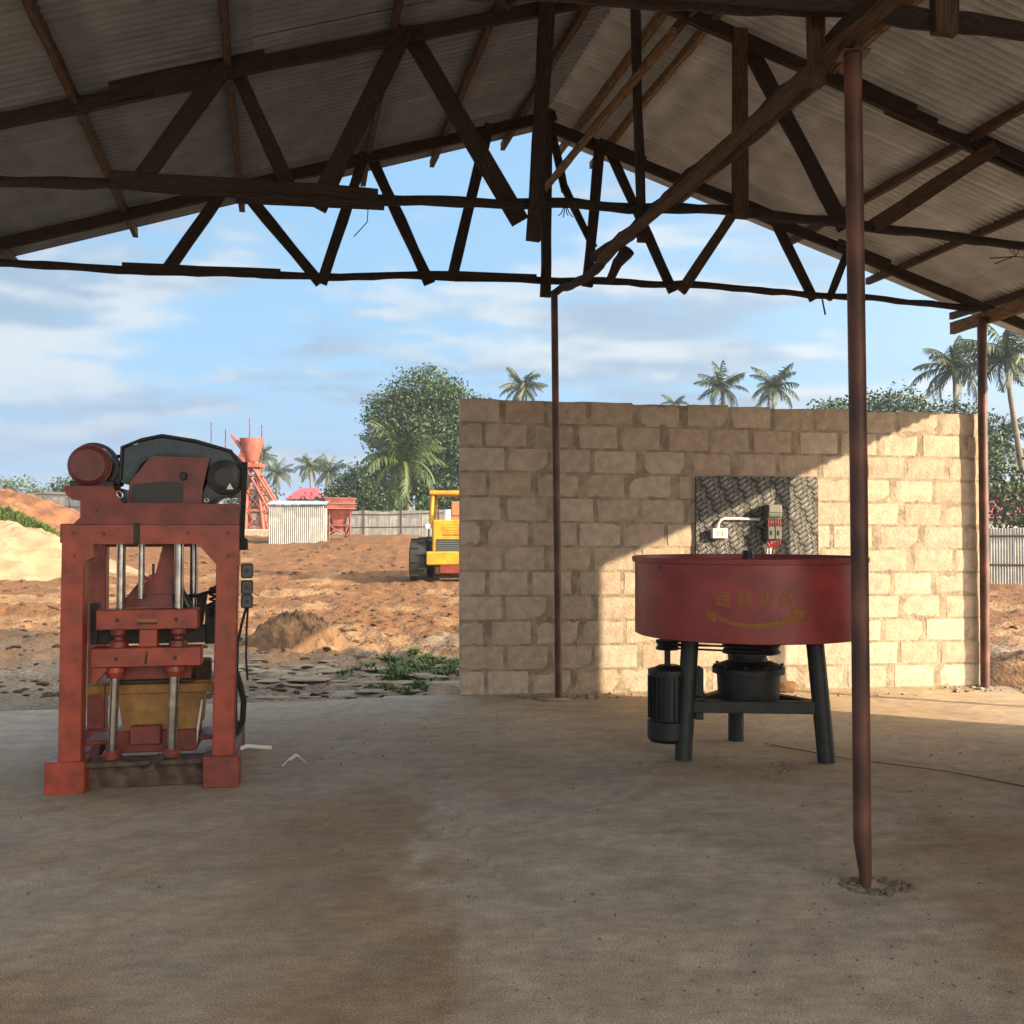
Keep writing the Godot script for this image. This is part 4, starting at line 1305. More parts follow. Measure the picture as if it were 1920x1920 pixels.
func build_panel() -> void:
	var p0 := Vector3(-0.52, 0, -10.11)
	var p1 := Vector3(4.93, 0, -10.78)
	var dir := (p1 - p0).normalized()
	var turn := atan2(p0.z - p1.z, p1.x - p0.x)
	var s0 := 2.40
	var origin := p0 + dir * s0 + Vector3(dir.z, 0, -dir.x).normalized() * -0.012
	var wd := 1.295
	var y0 := 1.365
	var ht := 0.815
	# the print: rows of one word, set on a slant
	var iw := 1024
	var ih := 640
	var im := Image.create(iw, ih, false, Image.FORMAT_RGB8)
	var word := "TOMPLEX "
	var gl := letters()
	var cs := cos(deg_to_rad(37.0))
	var sn := sin(deg_to_rad(37.0))
	for y in ih:
		for x in iw:
			var u := x * cs - y * sn + 2000.0
			var v := x * sn + y * cs
			var rowi := int(floor(v / 36.0))
			var ry := fposmod(v, 36.0) / 3.7
			var uu := u + rowi * 7.0 + (rowi % 3) * 11.0
			var ci := int(floor(uu / 17.0))
			var rx := fposmod(uu, 17.0) / 2.75
			var lit := 0.0
			if ry < 7.0 and rx < 5.0:
				var ch: String = word[posmod(ci, 8)]
				if (int(gl[ch][int(ry)]) >> (4 - int(rx))) & 1:
					lit = 1.0
			var wear := clampf(0.88 + noise.get_noise_2d(x * 0.008, y * 0.008) * 0.3, 0.5, 1.0)
			var dust := clampf(noise.get_noise_2d(x * 0.006 + 40.0, y * 0.006) * 0.12, 0.0, 0.1)
			var g := 0.09 + dust * 0.5 + 0.7 * lit * wear
			im.set_pixel(x, y, Color(g, g * 0.985, g * 0.95))
	im.generate_mipmaps()
	var m := StandardMaterial3D.new()
	m.albedo_texture = ImageTexture.create_from_image(im)
	m.roughness = 0.45
	m.cull_mode = BaseMaterial3D.CULL_DISABLED
	var st := SurfaceTool.new()
	st.begin(Mesh.PRIMITIVE_TRIANGLES)
	st.set_smooth_group(-1)
	for k in [[0, 0], [0, 1], [1, 1], [0, 0], [1, 1], [1, 0]]:
		st.set_uv(Vector2(k[0], 1 - k[1]))
		st.add_vertex(Vector3(k[0] * wd, y0 + k[1] * ht, 0.018))
	var t := thing("plywood_board", "black printed shuttering ply board fixed on the block wall", "board", origin, turn)
	put("printed_face", done(st), m, t)
	var b2 := mb()
	bx(b2, Vector3(wd / 2, y0 + ht / 2, 0.0085), Vector3(wd, ht, 0.017), 0.001)
	put("ply_sheet", done(b2), M.wood, t)
	# electrics: each stands on the board
	var e := func(called: String, label: String, cat: String, x: float, y: float) -> Node3D:
		var o := thing(called, label, cat, origin + dir * x + Vector3(0, y, 0) + Vector3(-dir.z, 0, dir.x) * 0.018, turn)
		return o
	var px := 0.00562
	var bx1: Node3D = e.call("switch_box", "upper grey switch box on the printed board", "switch box", 0.775, y0 + 0.46)
	put("case", box_mesh(Vector3(0, 0, 0.075), Vector3(0.15, 0.13, 0.15), 0.008), M.grey_plastic, bx1)
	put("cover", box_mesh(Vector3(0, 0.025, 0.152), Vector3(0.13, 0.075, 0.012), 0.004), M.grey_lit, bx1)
	put("cover_strip", box_mesh(Vector3(0, -0.04, 0.152), Vector3(0.13, 0.018, 0.01), 0.003), M.grey_plastic, bx1)
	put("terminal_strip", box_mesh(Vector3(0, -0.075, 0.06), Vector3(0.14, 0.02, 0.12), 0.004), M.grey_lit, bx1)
	var bx2: Node3D = e.call("contactor", "lower grey contactor with red wires on the printed board", "contactor", 0.775, y0 + 0.24)
	for k in 2:
		put("pole_block", box_mesh(Vector3(-0.037 + k * 0.075, 0, 0.07), Vector3(0.07, 0.13, 0.14), 0.006), M.grey_plastic, bx2)
		put("rocker", box_mesh(Vector3(-0.037 + k * 0.075, 0.0, 0.143), Vector3(0.016, 0.045, 0.012), 0.003), M.dark_plastic, bx2)
	put("terminal_block", box_mesh(Vector3(0, 0.083, 0.05), Vector3(0.15, 0.03, 0.1), 0.004), M.dark_plastic, bx2)
	for k in 6:
		var x := -0.062 + k * 0.025
		put("red_wire", tube_mesh([Vector3(x, 0.07, 0.11), Vector3(x + 0.004, 0.105, 0.12), Vector3(x * 0.9, 0.14, 0.1)], 0.006, 6), M.red_wire, bx2)
		put("red_wire", tube_mesh([Vector3(x, -0.06, 0.1), Vector3(x + 0.006 * (k % 3 - 1), -0.10, 0.11), Vector3(x * 0.6, -0.145, 0.08)], 0.007, 6), M.red_wire, bx2)
	var cb: Node3D = e.call("cable_drop", "pale cables dropping from the contactor behind the mixer", "cable", 0.775, y0 + 0.1)
	put("cable", tube_mesh([Vector3(-0.045, 0.05, 0.06), Vector3(-0.05, -0.06, 0.05), Vector3(-0.05, -0.8, 0.05)], 0.012, 8), M.white_hose, cb)
	put("cable", tube_mesh([Vector3(0.0, 0.03, 0.07), Vector3(-0.022, -0.02, 0.06), Vector3(-0.024, -0.8, 0.055)], 0.013, 8), M.white_plastic, cb)
	put("cable", tube_mesh([Vector3(0.02, 0.03, 0.07), Vector3(0.012, -0.08, 0.05), Vector3(0.014, -0.8, 0.05)], 0.012, 8), M.wood_light, cb)
	var cd: Node3D = e.call("conduit", "white bent conduit between the junction box and the contactor", "conduit", 0.245, y0 + 0.28)
	put("pipe", tube_mesh([Vector3(-0.03, 0.0, 0.03), Vector3(-0.025, 0.05, 0.03), Vector3(0.0, 0.09, 0.03), Vector3(0.04, 0.105, 0.03), Vector3(0.2, 0.103, 0.03), Vector3(0.41, 0.098, 0.03)], 0.014, 10), M.white_plastic, cd)
	var jb: Node3D = e.call("junction_box", "small white junction box on the left of the printed board", "junction box", 0.225, y0 + 0.235)
	put("case", box_mesh(Vector3(0, 0, 0.04), Vector3(0.16, 0.1, 0.08), 0.006), M.white_plastic, jb)
	for k in 3:
		put("slot", box_mesh(Vector3(-0.03 + k * 0.028, 0, 0.081), Vector3(0.006, 0.06, 0.004), 0.001), M.grey_plastic, jb)


# ---------------------------------------------------------------- yard: fences, hut, hoppers


func fence(label: String, pts: Array, hgt: float, base: Callable, post: float) -> void:
	var f := thing("corrugated_fence", label, "fence", Vector3.ZERO)
	var mesh := sheet_mesh(0.86, hgt, 9, 0.022, 4)
	var mats := [M.zinc, M.zinc_b, M.zinc_c]
	var n := 0
	for i in pts.size() - 1:
		var p: Vector3 = pts[i]
		var q: Vector3 = pts[i + 1]
		var l := p.distance_to(q)
		var d := (q - p).normalized()
		var k := 0.0
		while k < l - 0.3:
			var at := p + d * k
			at.y = float(base.call(at.x + d.x * 0.4, -at.z)) - 0.05 + rng.randf_range(-0.03, 0.03)
			var up := Vector3.UP.rotated(d.cross(Vector3.UP).normalized(), rng.randf_range(-0.012, 0.012))
			fast_put("sheet", n, mesh, mats[rng.randi() % 3], f, Transform3D(Basis(up, d.cross(up), d), at))
			n += 1
			k += 0.82
		k = 0.0
		var front := Vector3(-d.z, 0, d.x) * 0.06
		if front.z < 0:
			front = -front
		while k <= l:
			var at := p + d * k + front
			at.y = float(base.call(at.x, -at.z)) - 0.1
			put("post", tube_mesh([at, at + Vector3(rng.randf_range(-0.04, 0.04), hgt + rng.randf_range(0.0, 0.25), 0)], 0.045, 7), M.wood, f)
			k += post
		for rh in [0.35, 0.85]:
			var a := p + front * 0.7
			var b := q + front * 0.7
			var rp: Array = []
			var steps := maxi(2, int(l / 4.0))
			for s in steps + 1:
				var c := a.lerp(b, float(s) / steps)
				c.y = float(base.call(c.x, -c.z)) + hgt * rh + rng.randf_range(-0.04, 0.04)
				rp.append(c)
			put("rail", tube_mesh(rp, 0.03, 6), M.wood, f)


func build_background() -> void:
	var gh := func(x: float, d: float) -> float: return ground_h(x, d)
	fence("long silvery corrugated fence behind the hut, the mixer tower and the loader", [Vector3(-25, 0, -79.5), Vector3(-14, 0, -77.5), Vector3(-4, 0, -76), Vector3(4, 0, -75.5)], 1.95, gh, 2.9)
	fence("pale grey corrugated fence on the far left behind the earth heaps", [Vector3(-62, 0, -103), Vector3(-40, 0, -95.5), Vector3(-25.2, 0, -80)], 2.1, gh, 3.1)
	fence("grey corrugated fence seen past the right end of the block wall", [Vector3(14.2, 0, -37.9), Vector3(30, 0, -35.2)], 2.1, gh, 3.0)
	# little hut of sheets
	var hb := ground_h(-13.3, 62.0)
	var hut := thing("tin_hut", "small square hut of bright corrugated sheets before the long fence", "hut", Vector3(-13.2, hb, -63.4), 0.12)
	var sm := sheet_mesh(0.84, 2.35, 7, 0.035, 4)
	var sms := sheet_mesh(0.84, 2.2, 9, 0.02, 4)
	var n := 0
	for k in 4:
		fast_put("wall_sheet", n, sm, [M.zinc_c, M.zinc, M.zinc_c, M.zinc_c][k], hut, Transform3D(Basis(Vector3.UP, Vector3.BACK, Vector3.RIGHT), Vector3(-1.65 + k * 0.82, -0.1, 1.5)))
		n += 1
	for s in [-1.65, 1.66]:
		for k in 3:
			fast_put("wall_sheet", n, sms, M.zinc, hut, Transform3D(Basis(Vector3.UP, Vector3.RIGHT, Vector3.FORWARD), Vector3(s, -0.1, 1.48 - k * 0.82)))
			n += 1
	for k in 4:
		fast_put("wall_sheet", n, sms, M.zinc_b, hut, Transform3D(Basis(Vector3.UP, Vector3.BACK, Vector3.RIGHT), Vector3(-1.65 + k * 0.82, -0.1, -1.0)))
		n += 1
	var rs := sheet_mesh(0.9, 3.2, 9, 0.02, 4)
	for k in 4:
		fast_put("roof_sheet", k, rs, M.zinc_blue, hut, Transform3D(Basis(Vector3(0, 0.1, -1).normalized(), Vector3.UP, Vector3.RIGHT), Vector3(-1.78 + k * 0.89, 2.3, 1.75)))
	# square hopper on a frame
	var hz := 66.0
	var hy := ground_h(-11.3, hz)
	var hop := thing("batching_hopper", "rust red square hopper with tapered throat right of the hut", "hopper", Vector3(-11.25, hy, -hz), 0.35)
	var top := 3.83 - hy
	var st := mb()
	var sq := func(s: float, y: float) -> Array: return [Vector3(-s, y, -s), Vector3(s, y, -s), Vector3(s, y, s), Vector3(-s, y, s)]
	var lv := [sq.call(0.98, top), sq.call(0.95, top - 0.65), sq.call(0.42, top - 1.35), sq.call(0.36, top - 1.7)]
	for i in 3:
		for k in 4:
			quad(st, lv[i][k], lv[i][(k + 1) % 4], lv[i + 1][(k + 1) % 4], lv[i + 1][k])
	put("bin", done(st), M.rust, hop)
	for yy in [0.0, 0.33, 0.66]:
		for k in 4:
			var a: Vector3 = lv[0][k] * Vector3(1.02, 1, 1.02) - Vector3(0, yy, 0)
			var b: Vector3 = lv[0][(k + 1) % 4] * Vector3(1.02, 1, 1.02) - Vector3(0, yy, 0)
			put("stiffener", cyl(a, b, 0.04, 6), M.salmon, hop)
	for k in 4:
		var a: Vector3 = lv[1][k] * 0.9
		a.y = top - 1.0
		put("leg", cyl(Vector3(a.x * 0.78, -0.15, a.z * 0.78), Vector3(a.x * 0.78, top - 0.95, a.z * 0.78), 0.07, 8), M.rust, hop)
		var b: Vector3 = lv[1][(k + 1) % 4] * 0.9
		put("brace", cyl(Vector3(a.x * 0.78, 0.1, a.z * 0.78), Vector3(b.x * 0.78, 0.85, b.z * 0.78), 0.05, 6), M.rust, hop)
		put("brace", cyl(Vector3(a.x * 0.78, 0.85, a.z * 0.78), Vector3(b.x * 0.78, 0.85, b.z * 0.78), 0.06, 6), M.rust, hop)
	put("gate_box", box_mesh(Vector3(0, top - 1.9, 0), Vector3(0.8, 0.45, 0.8), 0.02), M.rust, hop)
	# tower with a bowl on top
	var ty := ground_h(-19.0, 75.0)
	var tw := thing("mixer_tower", "tall salmon red steel tower with a bowl on top and sloping conveyor", "tower", Vector3(-19.2, ty, -75.0))
	var s := 75.0 / 1920.0
	for lx in [[-0.2, -0.1], [1.2, 0.7]]:
		for lz in [-0.5, 0.5]:
			put("leg", cyl(Vector3(lx[0], -0.1, lz), Vector3(lx[1] * 0.6, 5.4, lz * 0.5), 0.15, 8), M.salmon, tw)
	for h in [1.8, 3.4, 4.4]:
		put("tie", box_mesh(Vector3(0.45, h, 0), Vector3(1.5 - h * 0.12, 0.14, 1.0), 0.02), M.salmon, tw)
	for k in 12:
		var y0 := 0.4 + 0.4 * k
		var w0 := 0.62 - 0.03 * k
		put("lattice_bar", cyl(Vector3(0.45 - w0 * (1 if k % 2 else -1), y0, 0.5 - 0.02 * k), Vector3(0.43 + (w0 - 0.03) * (1 if k % 2 else -1), y0 + 0.42, 0.48 - 0.02 * k), 0.04, 6), M.salmon, tw)
	for k in 4:
		put("brace", cyl(Vector3(-0.2 + (k % 2) * 1.3, 0.2 + 1.5 * (k / 2), 0.5), Vector3(1.1 - (k % 2) * 1.2, 1.7 + 1.5 * (k / 2), 0.5), 0.05, 6), M.rust, tw)
	put("bowl", lathe_mesh([Vector2(0.3, 5.2), Vector2(0.5, 5.5), Vector2(0.78, 6.5), Vector2(0.88, 7.1), Vector2(0.82, 7.1), Vector2(0.2, 5.6)], 20, Vector3(0.1, 0, 0)), M.salmon, tw)
	put("platform", box_mesh(Vector3(0.0, 5.1, 0), Vector3(1.9, 0.3, 1.4), 0.03), M.salmon, tw)
	put("chute", prism_mesh([Vector2(-1.0, 5.3), Vector2(-0.6, 6.2), Vector2(-1.4, 7.3), Vector2(-1.25, 7.4), Vector2(-0.2, 6.0), Vector2(-0.3, 5.2)], -0.4, 0.4), M.salmon, tw)
	for z in [-0.5, 0.5]:
		put("conveyor_rail", cyl(Vector3(2.9, 0.8, z), Vector3(0.3, 5.0, z), 0.1, 8), M.salmon, tw)
		put("conveyor_rail", cyl(Vector3(2.1, 0.8, z), Vector3(0.2, 4.2, z), 0.09, 8), M.salmon, tw)
	for k in 7:
		var f := k / 7.0
		put("rung", cyl(Vector3(2.5 - f * 2.3, 0.8 + f * 3.9, -0.5), Vector3(2.5 - f * 2.3, 0.8 + f * 3.9, 0.5), 0.06, 6), M.salmon, tw)
	put("footing", box_mesh(Vector3(0.6, 0.1, 0.3), Vector3(3.4, 0.7, 2.2), 0.08), M.mortar, tw)
	var rods := [["leftmost thin upright rod against the sky behind the press", 395.0, 792.0], ["second thin upright rod from the left behind the press", 422.0, 803.0], ["thin upright rod crossing the bowl of the red tower", 467.0, 785.0], ["thin upright rod just right of the red tower's bowl", 490.0, 797.0]]
	for r in rods:
		var x: float = (r[1] - 960.0) / 1920.0 * 78.0
		var y := ground_h(x, 78.0)
		var hgt: float = 1.6 + (1000.0 - r[2]) / 1920.0 * 78.0 - y
		var o := put("upright_rod", cyl(Vector3.ZERO, Vector3(0, hgt, 0), 0.04, 6), M.rust, self, Transform3D(Basis(), Vector3(x, y, -78.0)))
		tag(o, r[0], "rod")
	# heaps
	heap("sand_heap", "smooth pale heap of building sand at the left edge", "sand heap", Vector3(-21.6, 0.0, -40.0), 7.4, 2.15, 0.13, M.sand, 120)
	heap("earth_heap", "large orange earth heap behind the sand, grass on its slope", "earth heap", Vector3(-34.0, 0.6, -62.0), 11.5, 3.9, 0.1, M.red_earth, 130)
	heap("clod_heap", "small heap of brown clods beyond the floor right of the press", "clod heap", Vector3(-3.3, -0.1, -15.6), 1.0, 0.46, 0.24, M.clod, 100)
	heap("clod_heap", "low mound of dug earth by the right end of the block wall", "clod heap", Vector3(6.1, -0.12, -11.9), 1.5, 0.32, 0.16, M.clod, 40)
	# houses beyond the fences
	house("distant house with a pale red hipped roof between the palms", Vector3(-25.9, 2.3, -130.0), 2.3, 3.6, 4.0, 1.5)
	house("house with a pink red roof behind the right hand fence", Vector3(34.0, -0.2, -72.0), 4.4, 2.9, 5.0, 1.7)
	var low := thing("low_building", "long low pale building with a dark flat roof, far left", "building", Vector3(-60.0, 3.4, -132.0))
	put("wall", box_mesh(Vector3(0, 1.6, 0), Vector3(7.5, 3.2, 5.0), 0.05), M.plaster, low)
	put("roof", box_mesh(Vector3(0.1, 3.3, 0), Vector3(8.3, 0.25, 5.8), 0.05), M.tarp, low)
	for k in 3:
		put("window", box_mesh(Vector3(-2.2 + k * 2.2, 2.2, 2.5), Vector3(0.9, 0.9, 0.06), 0.01), M.window, low)


func heap(called: String, label: String, cat: String, at: Vector3, r: float, h: float, rough: float, m: Material, n: int) -> void:
	var vs := PackedVector3Array()
	var ids := PackedInt32Array()
	var rings := n / 2
	var o := at.x * 3.7
	for j in rings + 1:
		var f := float(j) / rings
		for i in n:
			var t := TAU * i / n
			var rr := r * f * (1.0 + 0.22 * noise.get_noise_2d(cos(t) * 0.9 + o, sin(t) * 0.9))
			var x := cos(t) * rr
			var z := sin(t) * rr
			var y := h * pow(cos(f * PI * 0.5), 1.25) - 0.25 * f * f * f
			y += rough * h * noise.get_noise_2d((at.x + x) * 2.2 / maxf(r * 0.35, 0.5), (at.z + z) * 2.2 / maxf(r * 0.35, 0.5)) * (1.0 - f * f)
			y += rough * 0.35 * h * noise_b.get_noise_2d((at.x + x) * 5.0 / maxf(r * 0.5, 0.5), (at.z + z) * 5.0 / maxf(r * 0.5, 0.5)) * (1.0 - f * f)
			vs.append(Vector3(x, y, z))
	for j in rings:
		for i in n:
			var a := j * n + i
			var b := j * n + (i + 1) % n
			ids.append_array([a, b + n, a + n, a, b, b + n])
	var ob := put(called, indexed(vs, PackedColorArray(), ids), m, self, Transform3D(Basis(), at))
	tag(ob, label, cat)


func house(label: String, at: Vector3, hw: float, wall: float, depth: float, rise: float) -> void:
	var t := thing("house", label, "house", at)
	put("wall", box_mesh(Vector3(0, wall * 0.5, 0), Vector3(hw * 1.8, wall, depth), 0.03), M.plaster, t)
	var st := mb()
	var e := hw * 1.08
	var d := depth * 0.62
	var y := wall - 0.05
	var ridge := hw * 0.45
	var a := Vector3(-e, y, d)
	var b := Vector3(e, y, d)
	var c := Vector3(e, y, -d)
	var f := Vector3(-e, y, -d)
	var r0 := Vector3(-ridge, y + rise, 0)
	var r1 := Vector3(ridge, y + rise, 0)
	quad(st, a, r0, r1, b)
	quad(st, c, r1, r0, f)
	tri(st, b, r1, c)
	tri(st, f, r0, a)
	quad(st, a, b, c, f)
	put("roof", done(st), M.roof_pink, t)
	for k in [-1, 1]:
		put("window", box_mesh(Vector3(k * hw * 0.45, wall * 0.58, depth * 0.5), Vector3(1.0, 1.0, 0.08), 0.01), M.window, t)


# ---------------------------------------------------------------- trees


func palm_frond(len: float, pitch: float, droop: float, sd: int, green: Vector3) -> ArrayMesh:
	# grows along +x, curls down under its weight
	var r := RandomNumberGenerator.new()
	r.seed = sd
	var vs := PackedVector3Array()
	var cs := PackedColorArray()
	var ids := PackedInt32Array()
	var p := Vector3.ZERO
	var n := 26
	var ang := pitch
	var step := len / n
	for i in n + 1:
		var f := float(i) / n
		var d := Vector3(cos(ang), sin(ang), 0)
		var q := p + d * step
		var up := Vector3(-d.y, d.x, 0)
		var ll := len * 0.27 * pow(sin(PI * clampf(f * 0.93 + 0.06, 0.0, 1.0)), 0.6) * r.randf_range(0.8, 1.1)
		var wd := step * 0.34
		var tone := r.randf_range(0.75, 1.25)
		var col := Color(green.x * tone, green.y * tone, green.z * tone)
		# rachis
		var k0 := vs.size()
		var rw := lerpf(0.05, 0.01, f)
		vs.append_array([p + Vector3(0, 0, rw), p - Vector3(0, 0, rw), q - Vector3(0, 0, rw), q + Vector3(0, 0, rw)])
		for z in 4:
			cs.append(Color(green.x * 1.7, green.y * 1.3, green.z))
		ids.append_array([k0, k0 + 1, k0 + 2, k0, k0 + 2, k0 + 3])
		if f > 0.1:
			for s in [-1.0, 1.0]:
				var hang := r.randf_range(0.25, 0.8) + 0.35 * f
				var side := (Vector3(0, 0, s) * cos(hang) + Vector3(0, -1, 0) * sin(hang) + d * r.randf_range(0.4, 0.75)).normalized()
				var mid := p + side * ll * 0.55
				var tip := p + side * ll * 0.95 + Vector3(0, -0.18 * ll, 0)
				var b0 := vs.size()
				vs.append_array([p - d * wd, p + d * wd, mid + d * wd * 1.1, mid - d * wd * 1.1, tip])
				for z in 5:
					cs.append(col)
				ids.append_array([b0, b0 + 1, b0 + 2, b0, b0 + 2, b0 + 3, b0 + 3, b0 + 2, b0 + 4])
		p = q
		ang -= droop / n * (0.5 + f)
	return indexed(vs, cs, ids)


func palm(label: String, crown: Vector3, base: Vector3, len: float, fr: Array, count: int, trunk_r: float, sd: int, group := "") -> void:
	var t := thing("coconut_palm", label, "palm tree", base, 0.0, group)
	var c := crown - base
	var st := mb(true)
	var mid := c * 0.5 + Vector3(-c.x * 0.28, 0, -c.z * 0.2)
	var cv := Curve3D.new()
	cv.add_point(Vector3(0, -0.3, 0), Vector3.ZERO, Vector3(0, c.y * 0.3, 0))
	cv.add_point(c, Vector3(-c.x * 0.25, -c.y * 0.35, -c.z * 0.2), Vector3.ZERO)
	var ps: Array = []
	var rs: Array = []
	for i in 25:
		ps.append(cv.sample_baked(cv.get_baked_length() * i / 24.0))
		rs.append(lerpf(trunk_r * 1.25, trunk_r * 0.8, i / 24.0) * (1.06 if i % 2 else 0.96))
	tube(st, ps, rs, 9)
	put("trunk", done(st), M.trunk, t)
	var r := RandomNumberGenerator.new()
	r.seed = sd
	for k in count:
		var g := fmod(k * 2.39996 + r.randf() * 0.3, TAU)
		var lvl := (k + 0.5) / count
		var which := clampi(int(lvl * fr.size()), 0, fr.size() - 1)
		var s := len * r.randf_range(0.88, 1.1)
		fast_put("frond", k, fr[which], M.leaf, t, Transform3D((Basis(Vector3.RIGHT, r.randfn() * 0.14) * Basis(Vector3.BACK, r.randfn() * 0.16 - 0.08) * Basis(Vector3.UP, g) * Basis(Vector3.RIGHT, r.randfn() * 0.35)).scaled(Vector3(s, s, s)), c))
	var cn := mb(true)
	for k in 6:
		var a := TAU * k / 6.0
		lathe(cn, [Vector2(0.0, 0.13), Vector2(0.1, 0.08), Vector2(0.12, 0.0), Vector2(0.09, -0.1), Vector2(0.0, -0.14)], 8, c + Vector3(cos(a) * 0.25, -0.25 - 0.06 * (k % 2), sin(a) * 0.25))
	put("coconuts", done(cn), M.yellow_dull, t)


func leafy(called: String, label: String, cat: String, at: Vector3, blobs: Array, leaf: float, count: int, green: Vector3, sd: int, trunk: float, group := "") -> void:
	var t := thing(called, label, cat, at, 0.0, group)
	var r := RandomNumberGenerator.new()
	r.seed = sd
	var vs := PackedVector3Array()
	var ns := PackedVector3Array()
	var cs := PackedColorArray()
	var ids := PackedInt32Array()
	var vol := 0.0
	for b in blobs:
		vol += b[1].x * b[1].y
	for b in blobs:
		var bc: Vector3 = b[0]
		var br: Vector3 = b[1]
		var m := int(count * br.x * br.y / vol)
		# twigs: clusters of leaves, denser towards the surface
		var clusters := maxi(6, m / 14)
		for q in clusters:
			var dir := Vector3(r.randfn(), r.randfn(), r.randfn()).normalized()
			var rad := pow(r.randf(), 0.28) * (1.0 + 0.3 * noise.get_noise_3d(dir.x * 1.6 + bc.x, dir.y * 1.6, dir.z * 1.6 + sd))
			var cc := bc + dir * br * rad
			if noise.get_noise_3d((at.x + cc.x) * 0.3, cc.y * 0.3, cc.z * 0.3 + sd) < -0.32:
				continue
			var tone := clampf(1.0 + r.randfn() * 0.28, 0.45, 1.8)
			var warm := r.randf() * 0.5
			for k in 14:
				var p := cc + Vector3(r.randfn(), r.randfn() * 0.7, r.randfn()) * leaf * 1.25
				var nrm := (dir * 0.6 + Vector3(r.randfn(), r.randfn() + 0.5, r.randfn()) * 0.7).normalized()
				var u := nrm.cross(Vector3(r.randfn(), r.randfn(), r.randfn())).normalized()
				var v := nrm.cross(u)
				var s := leaf * r.randf_range(0.6, 1.15)
				var b0 := vs.size()
				vs.append_array([p - u * s * 0.5, p + v * s * 0.28 + nrm * s * 0.06, p + u * s * 0.5, p - v * s * 0.28 + nrm * s * 0.06])
				var tn := tone * r.randf_range(0.8, 1.2)
				var col := Color(green.x * tn * (1.0 + 0.5 * warm), green.y * tn, green.z * tn * (1.0 - 0.2 * warm))
				for z in 4:
					ns.append(nrm)
					cs.append(col)
				ids.append_array([b0, b0 + 1, b0 + 2, b0, b0 + 2, b0 + 3])
	var arr := []
	arr.resize(Mesh.ARRAY_MAX)
	arr[Mesh.ARRAY_VERTEX] = vs
	arr[Mesh.ARRAY_NORMAL] = ns
	arr[Mesh.ARRAY_COLOR] = cs
	arr[Mesh.ARRAY_INDEX] = ids
	var mesh := ArrayMesh.new()
	mesh.add_surface_from_arrays(Mesh.PRIMITIVE_TRIANGLES, arr)
	put("crown", mesh, M.leaf, t)
	if trunk > 0.0:
		var st := mb(true)
		var first: Vector3 = blobs[0][0]
		tube(st, [Vector3(0, -0.4, 0), Vector3(first.x * 0.3, first.y * 0.45, first.z * 0.3), first], [trunk * 1.3, trunk, trunk * 0.5], 9)
		for b in blobs.slice(1):
			var bc: Vector3 = b[0]
			var s0 := Vector3(first.x * 0.2, minf(first.y * 0.45, bc.y * 0.6), first.z * 0.2)
			tube(st, [s0, s0.lerp(bc, 0.5) + Vector3(0, 0.3, 0), bc], [trunk * 0.55, trunk * 0.35, trunk * 0.12], 7)
		put("trunk", done(st), M.bark, t)


